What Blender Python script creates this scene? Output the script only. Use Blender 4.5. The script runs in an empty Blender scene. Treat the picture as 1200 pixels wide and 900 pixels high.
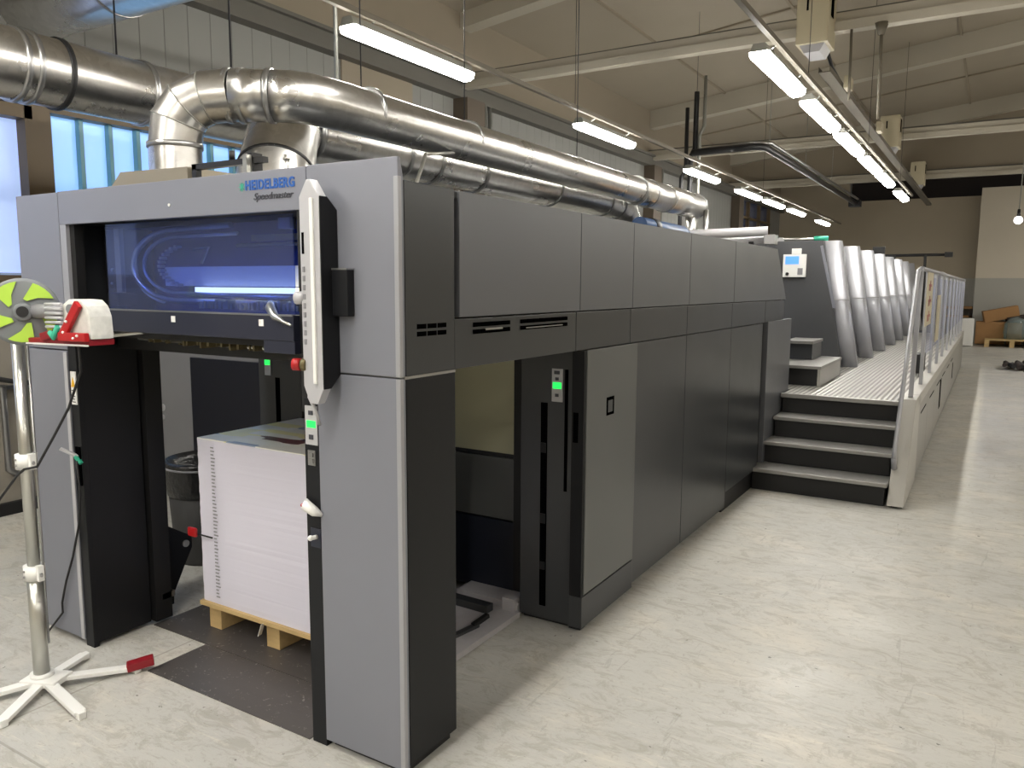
import bpy, bmesh, math, random
from mathutils import Vector, Matrix
random.seed(7)
SC = bpy.context.scene
COL = SC.collection
PI = math.pi

# ------------------------------------------------------------------ camera
F, YAW, PITCH, ROLL = 917.37, 0.5475, -0.1252, 0.0053
fw = Vector((-math.sin(YAW)*math.cos(PITCH), math.cos(YAW)*math.cos(PITCH), math.sin(PITCH)))
rt = Vector((math.cos(YAW), math.sin(YAW), 0.0)); up = rt.cross(fw)
rt, up = rt*math.cos(ROLL)+up*math.sin(ROLL), -rt*math.sin(ROLL)+up*math.cos(ROLL)
cam = bpy.data.cameras.new('camera'); cam.sensor_width = 36.0; cam.lens = F/1200*36.0
cam.clip_start = 0.05; cam.clip_end = 200
co = bpy.data.objects.new('camera', cam); COL.objects.link(co)
co.matrix_world = Matrix(((rt.x, up.x, -fw.x, 1.6181), (rt.y, up.y, -fw.y, -1.9597), (rt.z, up.z, -fw.z, 1.70), (0, 0, 0, 1)))
SC.camera = co

# ------------------------------------------------------------------ materials
def srgb(r, g, b):
    f = lambda c: (c/255/12.92) if c/255 <= 0.04045 else ((c/255+0.055)/1.055)**2.4
    return (f(r), f(g), f(b), 1)
def mat(name, col, rough=0.5, metal=0.0, noise=0.0, nscale=8.0, bump=0.0, bscale=60, spec=0.5, emit=None, estr=0.0, stretch=None, rnoise=0.0, coat=0.0):
    m = bpy.data.materials.new(name); m.use_nodes = True
    nt = m.node_tree; b = nt.nodes['Principled BSDF']
    b.inputs['Base Color'].default_value = col; b.inputs['Roughness'].default_value = rough
    b.inputs['Metallic'].default_value = metal; b.inputs['Specular IOR Level'].default_value = spec
    if coat: b.inputs['Coat Weight'].default_value = coat; b.inputs['Coat Roughness'].default_value = 0.15
    if emit: b.inputs['Emission Color'].default_value = emit; b.inputs['Emission Strength'].default_value = estr
    tc = nt.nodes.new('ShaderNodeTexCoord'); mp = nt.nodes.new('ShaderNodeMapping')
    nt.links.new(tc.outputs['Object'], mp.inputs['Vector'])
    if stretch: mp.inputs['Scale'].default_value = stretch
    if noise or rnoise:
        n = nt.nodes.new('ShaderNodeTexNoise'); n.inputs['Scale'].default_value = nscale; n.inputs['Detail'].default_value = 6
        nt.links.new(mp.outputs[0], n.inputs['Vector'])
        if noise:
            mr = nt.nodes.new('ShaderNodeMapRange'); mr.inputs['To Min'].default_value = 1-noise; mr.inputs['To Max'].default_value = 1+noise
            nt.links.new(n.outputs['Fac'], mr.inputs['Value'])
            mx = nt.nodes.new('ShaderNodeVectorMath'); mx.operation = 'SCALE'; mx.inputs[0].default_value = col[:3]
            nt.links.new(mr.outputs[0], mx.inputs['Scale']); nt.links.new(mx.outputs[0], b.inputs['Base Color'])
        if rnoise:
            m2 = nt.nodes.new('ShaderNodeMapRange'); m2.inputs['To Min'].default_value = max(0.02, rough-rnoise); m2.inputs['To Max'].default_value = rough+rnoise
            nt.links.new(n.outputs['Fac'], m2.inputs['Value']); nt.links.new(m2.outputs[0], b.inputs['Roughness'])
    if bump:
        n2 = nt.nodes.new('ShaderNodeTexNoise'); n2.inputs['Scale'].default_value = bscale; n2.inputs['Detail'].default_value = 4
        nt.links.new(mp.outputs[0], n2.inputs['Vector'])
        bp_ = nt.nodes.new('ShaderNodeBump'); bp_.inputs['Strength'].default_value = bump; bp_.inputs['Distance'].default_value = 0.01
        nt.links.new(n2.outputs['Fac'], bp_.inputs['Height']); nt.links.new(bp_.outputs[0], b.inputs['Normal'])
    return m

M = {}
M['silver'] = mat('silver_paint', srgb(124, 126, 136), 0.42, 0.2, noise=0.04, nscale=3)
M['silver_edge'] = mat('silver_edge', srgb(156, 157, 162), 0.4, 0.3)
M['charcoal'] = mat('charcoal_paint', srgb(56, 58, 61), 0.30, 0.1, noise=0.05, nscale=2.5, rnoise=0.05, spec=0.4)
M['midgrey'] = mat('grey_paint', srgb(94, 96, 101), 0.36, 0.2, noise=0.04, nscale=2.5, rnoise=0.05)
M['doorgrey'] = mat('door_grey_paint', srgb(92, 94, 94), 0.36, 0.25, noise=0.04, nscale=2.5)
M['black'] = mat('black_paint', srgb(24, 25, 28), 0.42, 0.0, noise=0.08, nscale=4, spec=0.22)
M['deepblack'] = mat('deep_black', srgb(14, 14, 16), 0.55)
M['lining'] = mat('blue_lining', srgb(26, 52, 138), 0.5, noise=0.2, nscale=5, stretch=(1, 1, 5))
M['glowpanel'] = mat('dryer_panel_added_glow', srgb(190, 195, 205), 0.5, emit=srgb(180, 184, 190), estr=0.2)  # faint glow put into the material to brighten the window chamber
M['dirty_white'] = mat('dirty_white_plastic', srgb(205, 205, 200), 0.5, noise=0.3, nscale=30)
M['trayplate'] = mat('pale_base_plate', srgb(176, 174, 178), 0.45, 0.1, noise=0.1, nscale=20)
M['navy'] = mat('navy_black_paint', srgb(36, 39, 54), 0.35, 0.1)
M['olive'] = mat('brushed_steel_door', srgb(172, 170, 144), 0.35, 0.15, noise=0.06, nscale=3, rnoise=0.08)
M['steel'] = mat('bare_steel', srgb(160, 160, 160), 0.32, 0.9, noise=0.05, nscale=10)
M['chrome'] = mat('bright_steel', srgb(190, 190, 184), 0.3, 0.9)
M['white'] = mat('white_plastic', srgb(225, 225, 222), 0.45)
M['cream'] = mat('cream_painted_metal', srgb(176, 167, 142), 0.5, 0.0, noise=0.05)
M['lightgrey'] = mat('light_grey_plastic', srgb(176, 176, 180), 0.4, 0.1)
M['red'] = mat('red_plastic', srgb(165, 22, 26), 0.4)
M['darkred'] = mat('dark_red_paint', srgb(130, 14, 28), 0.45)
M['green_plastic'] = mat('lime_green_plastic', srgb(168, 205, 70), 0.45)
M['fan_grey'] = mat('fan_grey_plastic', srgb(112, 116, 120), 0.5)
M['tealgreen'] = mat('green_plastic', srgb(50, 165, 135), 0.45)
M['blue'] = mat('blue_plastic', srgb(44, 70, 108), 0.4)
M['logo_blue'] = mat('blue_lettering', srgb(28, 84, 160), 0.4)
M['logo_dark'] = mat('dark_lettering', srgb(60, 62, 70), 0.4)
M['green_led'] = mat('green_indicator', srgb(20, 200, 70), 0.4, emit=srgb(30, 230, 80), estr=1.6)
M['screen'] = mat('blue_lit_screen', srgb(70, 120, 220), 0.3, emit=srgb(80, 135, 240), estr=1.3)
M['yellow'] = mat('yellow_sticker', srgb(225, 175, 40), 0.5)
M['wood'] = mat('pallet_wood', srgb(196, 168, 118), 0.7, noise=0.22, nscale=6, stretch=(1, 6, 6), bump=0.3)
M['card'] = mat('brown_cardboard', srgb(158, 120, 78), 0.8, noise=0.06)
M['beam'] = mat('painted_beam', srgb(172, 166, 152), 0.6, noise=0.06, nscale=2)
M['beam_grey'] = mat('grey_steel_beam', srgb(100, 98, 92), 0.55, 0.3, noise=0.1, nscale=3)
M['dark_column'] = mat('dark_brown_column', srgb(86, 76, 64), 0.6, noise=0.1)
M['brown_frame'] = mat('brown_window_frame', srgb(92, 76, 52), 0.5)
M['pipe_grey'] = mat('grey_pipe', srgb(140, 140, 134), 0.45, 0.5)
M['rail'] = mat('dull_rail', srgb(104, 98, 86), 0.7)
M['tray'] = mat('dull_cable_tray', srgb(96, 90, 78), 0.7)
M['black_pipe'] = mat('black_pipe', srgb(40, 40, 42), 0.4, 0.3)
M['brownpanel'] = mat('brown_grey_hood', srgb(140, 132, 116), 0.45, 0.3)
M['gold'] = mat('worn_brass', srgb(104, 94, 66), 0.45, 0.5, noise=0.4, nscale=40)
M['rubber'] = mat('black_rubber', srgb(22, 22, 24), 0.6)
M['bin'] = mat('dusty_black_plastic', srgb(52, 52, 52), 0.6, noise=0.25, nscale=25, stretch=(1, 1, .3))
M['bag'] = mat('black_bin_liner', srgb(20, 20, 22), 0.3, bump=0.8, bscale=30)
M['pipe_black'] = M['black_pipe']
M['blind'] = mat('lit_frosted_pane', srgb(170, 190, 235), 0.5, emit=srgb(176, 200, 248), estr=0.75)
M['uglass'] = mat('lit_channel_glass', srgb(150, 190, 235), 0.35, emit=srgb(140, 190, 246), estr=0.8)
M['mullion'] = mat('teal_glass_rib', srgb(96, 140, 152), 0.4, emit=srgb(90, 150, 170), estr=0.12)
M['darkpane'] = mat('dark_window_pane', srgb(74, 84, 112), 0.15)
M['tube'] = mat('lit_tube_diffuser', srgb(250, 250, 240), 0.4, emit=(1.0, 0.965, 0.89, 1), estr=62.0)
M['bulb'] = mat('lit_bulb', srgb(250, 250, 245), 0.4, emit=(1, 0.98, 0.95, 1), estr=6.0)
M['innerlamp'] = mat('lit_inner_lamp', srgb(250, 245, 200), 0.4, emit=(1, 0.90, 0.55, 1), estr=3.5)
M['grille'] = mat('slot_black', srgb(5, 5, 6), 0.9, spec=0.0)
M['warmgrey_machine'] = mat('unit_dark_grey', srgb(74, 75, 78), 0.4, 0.15)
M['guard'] = mat('silver_guard', srgb(158, 159, 164), 0.38, 0.45, rnoise=0.06, noise=0.04, nscale=2)
M['curb'] = mat('pale_grey_platform', srgb(172, 170, 164), 0.4, 0.4, noise=0.06, nscale=4)
M['sidepanel'] = mat('platform_side_grey', srgb(140, 138, 132), 0.4, 0.35, noise=0.08, nscale=2)
M['transformer'] = mat('aged_cabinet_grey', srgb(134, 128, 118), 0.6, noise=0.2, nscale=4)
M['offgrey'] = mat('grey_cabinet', srgb(130, 130, 134), 0.5, noise=0.05)
M['bluedark'] = mat('blue_black_door', srgb(26, 29, 40), 0.35)

def galvanised():
    m = bpy.data.materials.new('galvanised_duct'); m.use_nodes = True; nt = m.node_tree; b = nt.nodes['Principled BSDF']
    b.inputs['Metallic'].default_value = 1.0
    tc = nt.nodes.new('ShaderNodeTexCoord')
    n = nt.nodes.new('ShaderNodeTexNoise'); n.inputs['Scale'].default_value = 2.2; n.inputs['Detail'].default_value = 5
    nt.links.new(tc.outputs['Object'], n.inputs['Vector'])
    r = nt.nodes.new('ShaderNodeMapRange'); r.inputs['To Min'].default_value = 0.20; r.inputs['To Max'].default_value = 0.38
    nt.links.new(n.outputs['Fac'], r.inputs['Value']); nt.links.new(r.outputs[0], b.inputs['Roughness'])
    v = nt.nodes.new('ShaderNodeTexVoronoi'); v.inputs['Scale'].default_value = 26
    nt.links.new(tc.outputs['Object'], v.inputs['Vector'])
    cr = nt.nodes.new('ShaderNodeMapRange'); cr.inputs['From Max'].default_value = 1.0; cr.inputs['To Min'].default_value = 0.52; cr.inputs['To Max'].default_value = 0.62
    nt.links.new(v.outputs['Color'], cr.inputs['Value'])
    cc = nt.nodes.new('ShaderNodeCombineColor')
    for i, k in enumerate((1.0, 0.985, 0.955)):
        mm = nt.nodes.new('ShaderNodeMath'); mm.operation = 'MULTIPLY'; mm.inputs[1].default_value = k
        nt.links.new(cr.outputs[0], mm.inputs[0]); nt.links.new(mm.outputs[0], cc.inputs[i])
    nt.links.new(cc.outputs[0], b.inputs['Base Color'])
    bp_ = nt.nodes.new('ShaderNodeBump'); bp_.inputs['Strength'].default_value = 0.12; bp_.inputs['Distance'].default_value = 0.02
    n3 = nt.nodes.new('ShaderNodeTexNoise'); n3.inputs['Scale'].default_value = 5
    nt.links.new(tc.outputs['Object'], n3.inputs['Vector']); nt.links.new(n3.outputs['Fac'], bp_.inputs['Height'])
    nt.links.new(bp_.outputs[0], b.inputs['Normal'])
    return m
M['duct'] = galvanised()

def floor_mat():
    m = bpy.data.materials.new('worn_painted_concrete'); m.use_nodes = True; nt = m.node_tree; b = nt.nodes['Principled BSDF']; L = nt.links.new
    N = nt.nodes.new
    tc = N('ShaderNodeTexCoord')
    def noise(scale, detail=6, stretch=None, rough=0.55, rot=0.0, dist=0.0):
        n = N('ShaderNodeTexNoise'); n.inputs['Scale'].default_value = scale; n.inputs['Detail'].default_value = detail; n.inputs['Roughness'].default_value = rough
        n.inputs['Distortion'].default_value = dist
        mp = N('ShaderNodeMapping'); L(tc.outputs['Object'], mp.inputs['Vector'])
        if stretch: mp.inputs['Scale'].default_value = stretch
        mp.inputs['Rotation'].default_value = (0, 0, rot)
        L(mp.outputs[0], n.inputs['Vector']); return n.outputs['Fac']
    def rng(v, a, b_, c, d):
        r = N('ShaderNodeMapRange'); r.inputs['From Min'].default_value = a; r.inputs['From Max'].default_value = b_; r.inputs['To Min'].default_value = c; r.inputs['To Max'].default_value = d
        L(v, r.inputs['Value']); return r.outputs[0]
    def mix(f, a, c):
        x = N('ShaderNodeMix'); x.data_type = 'RGBA'; L(f, x.inputs['Factor'])
        if isinstance(a, tuple): x.inputs['A'].default_value = a
        else: L(a, x.inputs['A'])
        if isinstance(c, tuple): x.inputs['B'].default_value = c
        else: L(c, x.inputs['B'])
        return x.outputs['Result']
    base = mix(rng(noise(0.5, 5), 0.35, 0.65, 0, 1), srgb(176, 176, 172), srgb(190, 188, 181))
    base = mix(rng(noise(1.7, 7, rough=0.65), 0.50, 0.70, 0, 0.7), base, srgb(206, 199, 186))
    # worn swirls and scrapes
    base = mix(rng(noise(1.4, 8, (1, 3.5, 1), 0.7, rot=0.5, dist=1.2), 0.55, 0.68, 0, 0.4), base, srgb(156, 152, 143))
    base = mix(rng(noise(7, 8, (0.5, 5, 1), 0.75, rot=0.9, dist=0.8), 0.56, 0.66, 0, 0.5), base, srgb(212, 207, 193))
    base = mix(rng(noise(9, 6, (4, 0.6, 1), 0.75, rot=-0.4, dist=0.6), 0.64, 0.70, 0, 0.5), base, srgb(134, 128, 118))
    base = mix(rng(noise(5, 9, (1, 1.8, 1), 0.8, rot=0.6, dist=1.5), 0.50, 0.58, 0, 0.5), base, srgb(152, 147, 136))
    base = mix(rng(noise(26, 9, (0.7, 2.5, 1), 0.8, rot=0.7, dist=1.0), 0.54, 0.66, 0, 0.6), base, srgb(140, 134, 124))
    base = mix(rng(noise(3.3, 9, (3, .35, 1), 0.7, rot=-0.75, dist=0.4), 0.63, 0.645, 0, 0.25), base, srgb(120, 114, 106))
    base = mix(rng(noise(24, 3, rough=0.5), 0.715, 0.74, 0, 0.75), base, srgb(84, 80, 76))
    # slab joints every 4 m across, 5 m along
    br = N('ShaderNodeTexBrick'); br.offset = 0.0
    mp = N('ShaderNodeMapping'); mp.inputs['Location'].default_value = (1.55, 0.62, 0); L(tc.outputs['Object'], mp.inputs['Vector']); L(mp.outputs[0], br.inputs['Vector'])
    br.inputs['Scale'].default_value = 1.0; br.inputs['Brick Width'].default_value = 4.0; br.inputs['Row Height'].default_value = 5.0
    br.inputs['Mortar Size'].default_value = 0.006; br.inputs['Mortar Smooth'].default_value = 0.3
    base = mix(rng(br.outputs['Fac'], 0, 1, 0, 0.5), base, srgb(120, 114, 104))
    L(base, b.inputs['Base Color'])
    L(rng(noise(2.5, 6), 0.3, 0.7, 0.36, 0.6), b.inputs['Roughness']); b.inputs['Specular IOR Level'].default_value = 0.4
    bp_ = N('ShaderNodeBump'); bp_.inputs['Strength'].default_value = 0.25; bp_.inputs['Distance'].default_value = 0.004
    L(noise(22, 6, (1, 2.5, 1), 0.7, rot=0.6, dist=0.5), bp_.inputs['Height']); L(bp_.outputs[0], b.inputs['Normal'])
    return m
M['floor'] = floor_mat()

def plate_mat():
    m = mat('dark_worn_plate', srgb(86, 82, 80), 0.4, 0.3, noise=0.25, nscale=3, stretch=(1, 6, 1), rnoise=0.1)
    nt = m.node_tree; b = nt.nodes['Principled BSDF']
    src = b.inputs['Base Color'].links[0].from_socket
    tc = nt.nodes.new('ShaderNodeTexCoord')
    n = nt.nodes.new('ShaderNodeTexNoise'); n.inputs['Scale'].default_value = 30; n.inputs['Detail'].default_value = 5; n.inputs['Distortion'].default_value = 2
    nt.links.new(tc.outputs['Object'], n.inputs['Vector'])
    r = nt.nodes.new('ShaderNodeMapRange'); r.inputs['From Min'].default_value = 0.64; r.inputs['From Max'].default_value = 0.7; r.inputs['To Max'].default_value = 0.7
    nt.links.new(n.outputs['Fac'], r.inputs['Value'])
    x = nt.nodes.new('ShaderNodeMix'); x.data_type = 'RGBA'; nt.links.new(r.outputs[0], x.inputs['Factor']); nt.links.new(src, x.inputs['A']); x.inputs['B'].default_value = srgb(160, 156, 150)
    nt.links.new(x.outputs['Result'], b.inputs['Base Color'])
    return m
M['plate'] = plate_mat()

def deck_mat():
    m = bpy.data.materials.new('ribbed_aluminium_deck'); m.use_nodes = True; nt = m.node_tree; b = nt.nodes['Principled BSDF']
    tc = nt.nodes.new('ShaderNodeTexCoord')
    w = nt.nodes.new('ShaderNodeTexWave'); w.bands_direction = 'X'; w.inputs['Scale'].default_value = 7.2; w.inputs['Distortion'].default_value = 0
    nt.links.new(tc.outputs['Object'], w.inputs['Vector'])
    r = nt.nodes.new('ShaderNodeValToRGB'); r.color_ramp.elements[0].position = 0.25; r.color_ramp.elements[0].color = srgb(118, 116, 112); r.color_ramp.elements[1].position = 0.6; r.color_ramp.elements[1].color = srgb(176, 174, 168)
    nt.links.new(w.outputs['Fac'], r.inputs['Fac']); nt.links.new(r.outputs[0], b.inputs['Base Color'])
    b.inputs['Metallic'].default_value = 0.5; b.inputs['Roughness'].default_value = 0.35
    bp_ = nt.nodes.new('ShaderNodeBump'); bp_.inputs['Strength'].default_value = 0.6; bp_.inputs['Distance'].default_value = 0.01
    nt.links.new(w.outputs['Fac'], bp_.inputs['Height']); nt.links.new(bp_.outputs[0], b.inputs['Normal'])
    return m
M['deck'] = deck_mat()
M['tread'] = mat('ribbed_tread', srgb(150, 149, 146), 0.35, 0.5, noise=0.15, nscale=30, stretch=(1, 5, 5))

def glass_mat(name, col, tr=0.55, rough=0.02):
    m = bpy.data.materials.new(name); m.use_nodes = True; nt = m.node_tree; nt.nodes.clear()
    o = nt.nodes.new('ShaderNodeOutputMaterial'); t = nt.nodes.new('ShaderNodeBsdfTransparent'); g = nt.nodes.new('ShaderNodeBsdfGlossy')
    d = nt.nodes.new('ShaderNodeBsdfDiffuse')
    t.inputs['Color'].default_value = col; g.inputs['Roughness'].default_value = rough; d.inputs['Color'].default_value = col
    m1 = nt.nodes.new('ShaderNodeMixShader'); m1.inputs['Fac'].default_value = tr
    nt.links.new(d.outputs[0], m1.inputs[1]); nt.links.new(t.outputs[0], m1.inputs[2])
    m2 = nt.nodes.new('ShaderNodeMixShader'); m2.inputs['Fac'].default_value = 0.05; nt.links.new(m1.outputs[0], m2.inputs[1]); nt.links.new(g.outputs[0], m2.inputs[2])
    nt.links.new(m2.outputs[0], o.inputs['Surface'])
    return m
M['blueglass'] = glass_mat('blue_tinted_window', srgb(182, 198, 244), 0.95)
M['clearpanel'] = glass_mat('clear_guard_panel', srgb(240, 242, 250), 0.93, 0.08)
M['film'] = glass_mat('clear_plastic_film', srgb(200, 215, 215), 0.75, 0.1)

def wall_mat(name, c, ribs=0.0, scale=1.0, axis='Y', rough=0.7):
    m = mat(name, c, rough, noise=0.06, nscale=1.2)
    if ribs:
        nt = m.node_tree; b = nt.nodes['Principled BSDF']
        tc = nt.nodes.new('ShaderNodeTexCoord')
        w = nt.nodes.new('ShaderNodeTexWave'); w.bands_direction = axis; w.inputs['Scale'].default_value = scale; w.wave_profile = 'SAW'
        nt.links.new(tc.outputs['Object'], w.inputs['Vector'])
        rr = nt.nodes.new('ShaderNodeMapRange'); rr.inputs['From Min'].default_value = 0.0; rr.inputs['From Max'].default_value = 0.05; 
        nt.links.new(w.outputs['Fac'], rr.inputs['Value'])
        bp_ = nt.nodes.new('ShaderNodeBump'); bp_.inputs['Strength'].default_value = ribs; bp_.inputs['Distance'].default_value = 0.03
        nt.links.new(rr.outputs[0], bp_.inputs['Height']); nt.links.new(bp_.outputs[0], b.inputs['Normal'])
        src = b.inputs['Base Color'].links[0].from_socket
        x = nt.nodes.new('ShaderNodeMix'); x.data_type = 'RGBA'; nt.links.new(rr.outputs[0], x.inputs['Factor'])
        x.inputs['A'].default_value = tuple(v*0.8 for v in c[:3])+(1,); nt.links.new(src, x.inputs['B']); nt.links.new(x.outputs['Result'], b.inputs['Base Color'])
    return m
M['cladding'] = wall_mat('grey_metal_cladding', srgb(130, 130, 127), 0.5, 1.25)
M['wall_beige'] = wall_mat('beige_wall', srgb(168, 158, 140))
M['wall_upper'] = wall_mat('taupe_wall', srgb(138, 128, 112))
M['ceiling'] = wall_mat('taupe_ceiling', srgb(152, 143, 128))
M['wainscot'] = wall_mat('grey_wainscot', srgb(164, 163, 156))
M['wall_white'] = wall_mat('pale_wall', srgb(196, 188, 172))
M['recess'] = mat('dark_recess', srgb(50, 42, 38), 0.8)

def print_mat():
    m = bpy.data.materials.new('printed_sheet'); m.use_nodes = True; nt = m.node_tree; b = nt.nodes['Principled BSDF']; L = nt.links.new
    tc = nt.nodes.new('ShaderNodeTexCoord')
    v = nt.nodes.new('ShaderNodeTexVoronoi'); v.distance = 'CHEBYCHEV'; v.inputs['Scale'].default_value = 4.5; v.inputs['Randomness'].default_value = 0.6
    mp = nt.nodes.new('ShaderNodeMapping'); mp.inputs['Scale'].default_value = (0.8, 3.0, 1); mp.inputs['Rotation'].default_value = (0, 0, 0.0)
    L(tc.outputs['Object'], mp.inputs['Vector']); L(mp.outputs[0], v.inputs['Vector'])
    sx = nt.nodes.new('ShaderNodeSeparateColor'); L(v.outputs['Color'], sx.inputs[0])
    r = nt.nodes.new('ShaderNodeValToRGB'); e = r.color_ramp; e.interpolation = 'CONSTANT'
    cols = [(0, (240, 238, 232)), (0.32, (242, 236, 180)), (0.46, (244, 244, 240)), (0.66, (52, 50, 78)), (0.74, (238, 236, 226)), (0.9, (150, 165, 190)), (0.95, (110, 60, 60))]
    e.elements[0].position = 0; e.elements[0].color = srgb(*cols[0][1]); e.elements[1].position = cols[1][0]; e.elements[1].color = srgb(*cols[1][1])
    for p, c in cols[2:]:
        k = e.elements.new(p); k.color = srgb(*c)
    L(sx.outputs[0], r.inputs['Fac']); L(r.outputs[0], b.inputs['Base Color']); b.inputs['Roughness'].default_value = 0.35
    return m
M['print'] = print_mat()
M['paper'] = mat('paper_stack_edges', srgb(212, 210, 224), 0.75, noise=0.02, nscale=2, stretch=(0.5, 0.5, 60), bump=0.05, bscale=2)

# ------------------------------------------------------------------ mesh builders
class MB:
    def __init__(s): s.bm = bmesh.new()
    def box(s, x0, x1, y0, y1, z0, z1, bev=0.0, seg=2):
        r = bmesh.ops.create_cube(s.bm, size=1.0, matrix=Matrix.Translation(((x0+x1)/2, (y0+y1)/2, (z0+z1)/2)) @ Matrix.Diagonal((abs(x1-x0), abs(y1-y0), abs(z1-z0), 1)))
        if bev: s._bev(r['verts'], bev, seg)
        return s
    def _bev(s, vs, bev, seg):
        es = list({e for v in vs for e in v.link_edges})
        bmesh.ops.bevel(s.bm, geom=es, offset=bev, segments=seg, affect='EDGES', profile=0.7)
    def obox(s, c, size, rot=(0, 0, 0), bev=0.0):
        from mathutils import Euler
        mx = Matrix.Translation(c) @ Euler(rot).to_matrix().to_4x4() @ Matrix.Diagonal((*size, 1))
        r = bmesh.ops.create_cube(s.bm, size=1.0, matrix=mx)
        if bev: s._bev(r['verts'], bev, 2)
        return s
    def bar(s, a, b, w, h, bev=0.0):
        a, b = Vector(a), Vector(b); d = b-a
        q = d.to_track_quat('X', 'Z').to_matrix().to_4x4()
        mx = Matrix.Translation((a+b)/2) @ q @ Matrix.Diagonal((d.length, w, h, 1))
        r = bmesh.ops.create_cube(s.bm, size=1.0, matrix=mx)
        if bev: s._bev(r['verts'], bev, 2)
        return s
    def prism(s, pts, axis, a, b, bev=0.0):
        """polygon pts in the two other axes, extruded along axis from a to b"""
        def P(p, t):
            return {'x': (t, p[0], p[1]), 'y': (p[0], t, p[1]), 'z': (p[0], p[1], t)}[axis]
        va = [s.bm.verts.new(P(p, a)) for p in pts]; vb = [s.bm.verts.new(P(p, b)) for p in pts]
        s.bm.faces.new(va); s.bm.faces.new(vb[::-1]); n = len(pts)
        for i in range(n): s.bm.faces.new((va[i], vb[i], vb[(i+1) % n], va[(i+1) % n]))
        if bev: s._bev(va+vb, bev, 2)
        return s
    def cyl(s, a, b, r, r2=None, n=24, smooth=True, caps=True):
        a, b = Vector(a), Vector(b); d = b-a; r2 = r if r2 is None else r2
        q = d.to_track_quat('Z', 'Y').to_matrix().to_4x4()
        mx = Matrix.Translation((a+b)/2) @ q
        k = bmesh.ops.create_cone(s.bm, cap_ends=caps, segments=n, radius1=r, radius2=r2, depth=d.length, matrix=mx)
        for f in {f for v in k['verts'] for f in v.link_faces}:
            if len(f.verts) == 4: f.smooth = smooth
        return s
    def sph(s, c, r, sc=(1, 1, 1), n=16):
        k = bmesh.ops.create_uvsphere(s.bm, u_segments=n, v_segments=n//2+2, radius=r, matrix=Matrix.Translation(c) @ Matrix.Diagonal((*sc, 1)))
        for f in {f for v in k['verts'] for f in v.link_faces}: f.smooth = True
        return s
    def tube(s, pts, r, n=16, caps=True, hard=False, closed=False):
        pts = [Vector(p) for p in pts]; N = len(pts)
        rad = r if isinstance(r, (list, tuple)) else [r]*N
        tang = []
        for i in range(N):
            if closed: t = (pts[(i+1) % N]-pts[i-1])
            elif i == 0: t = pts[1]-pts[0]
            elif i == N-1: t = pts[-1]-pts[-2]
            else: t = (pts[i+1]-pts[i]).normalized()+(pts[i]-pts[i-1]).normalized()
            tang.append(t.normalized())
        u = tang[0].orthogonal().normalized(); rings = []
        for i in range(N):
            t = tang[i]; u = (u-t*u.dot(t)).normalized(); v = t.cross(u)
            k = 1.0
            if 0 < i < N-1 and not closed:
                c = (pts[i+1]-pts[i]).normalized().dot((pts[i]-pts[i-1]).normalized()); half = math.acos(max(-1, min(1, c)))/2
                k = 1/max(0.5, math.cos(half))
                bis = ((pts[i]-pts[i-1]).normalized()-(pts[i+1]-pts[i]).normalized())
                if bis.length > 1e-4: bis.normalize()
                else: bis = None; k = 1.0
            ring = []
            for j in range(n):
                a = 2*PI*j/n; off = (u*math.cos(a)+v*math.sin(a))*rad[i]
                if k > 1.0005 and bis is not None: off = off+bis*(off.dot(bis))*(k-1)
                ring.append(s.bm.verts.new(pts[i]+off))
            rings.append(ring)
        M_ = N if closed else N-1
        for i in range(M_):
            A, B = rings[i], rings[(i+1) % N]
            for j in range(n):
                f = s.bm.faces.new((A[j], A[(j+1) % n], B[(j+1) % n], B[j])); f.smooth = True
        if hard:
            for ring in rings[1:-1]:
                for j in range(n):
                    e = s.bm.edges.get((ring[j], ring[(j+1) % n]))
                    if e: e.smooth = False
        if caps and not closed:
            s.bm.faces.new(rings[0][::-1]); s.bm.faces.new(rings[-1])
        return s
    def lathe(s, c, prof, n=32, axis=(0, 0, 1)):
        """prof: (r, h) pairs along axis from c"""
        q = Vector(axis).to_track_quat('Z', 'Y').to_matrix(); c = Vector(c); rings = []
        for r, h in prof:
            rings.append([s.bm.verts.new(c+q @ Vector((r*math.cos(2*PI*j/n), r*math.sin(2*PI*j/n), h))) for j in range(n)])
        for A, B in zip(rings, rings[1:]):
            for j in range(n):
                f = s.bm.faces.new((A[j], A[(j+1) % n], B[(j+1) % n], B[j])); f.smooth = True
        s.bm.faces.new(rings[0][::-1]); s.bm.faces.new(rings[-1])
        return s
    def rot(s, c, ang, axis='Z'):
        bmesh.ops.rotate(s.bm, verts=s.bm.verts[:], cent=Vector(c), matrix=Matrix.Rotation(ang, 3, axis)); return s

def wloc(o):
    v = Vector((0, 0, 0))
    while o is not None: v = v+o.location; o = o.parent
    return v
def link(name, mb, m, parent=None, origin=None, label=None):
    bm = mb.bm
    bmesh.ops.recalc_face_normals(bm, faces=bm.faces[:])
    base = wloc(parent) if parent else Vector(origin or (0, 0, 0))
    bmesh.ops.translate(bm, verts=bm.verts[:], vec=-base)
    me = bpy.data.meshes.new(name); bm.to_mesh(me); bm.free()
    me.materials.append(M[m] if isinstance(m, str) else m)
    o = bpy.data.objects.new(name, me); COL.objects.link(o)
    if parent: o.parent = parent
    else: o.location = base
    if label: o['label'] = label
    return o
def thing(name, label, cat, loc=(0, 0, 0), group=None):
    o = bpy.data.objects.new(name, None); COL.objects.link(o); o.location = loc
    o['label'] = label; o['category'] = cat
    if group: o['group'] = group
    return o
def solo(name, mb, m, label, cat, loc, group=None, kind=None):
    o = link(name, mb, m, None, loc, label); o['category'] = cat
    if group: o['group'] = group
    if kind: o['kind'] = kind
    return o
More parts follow.
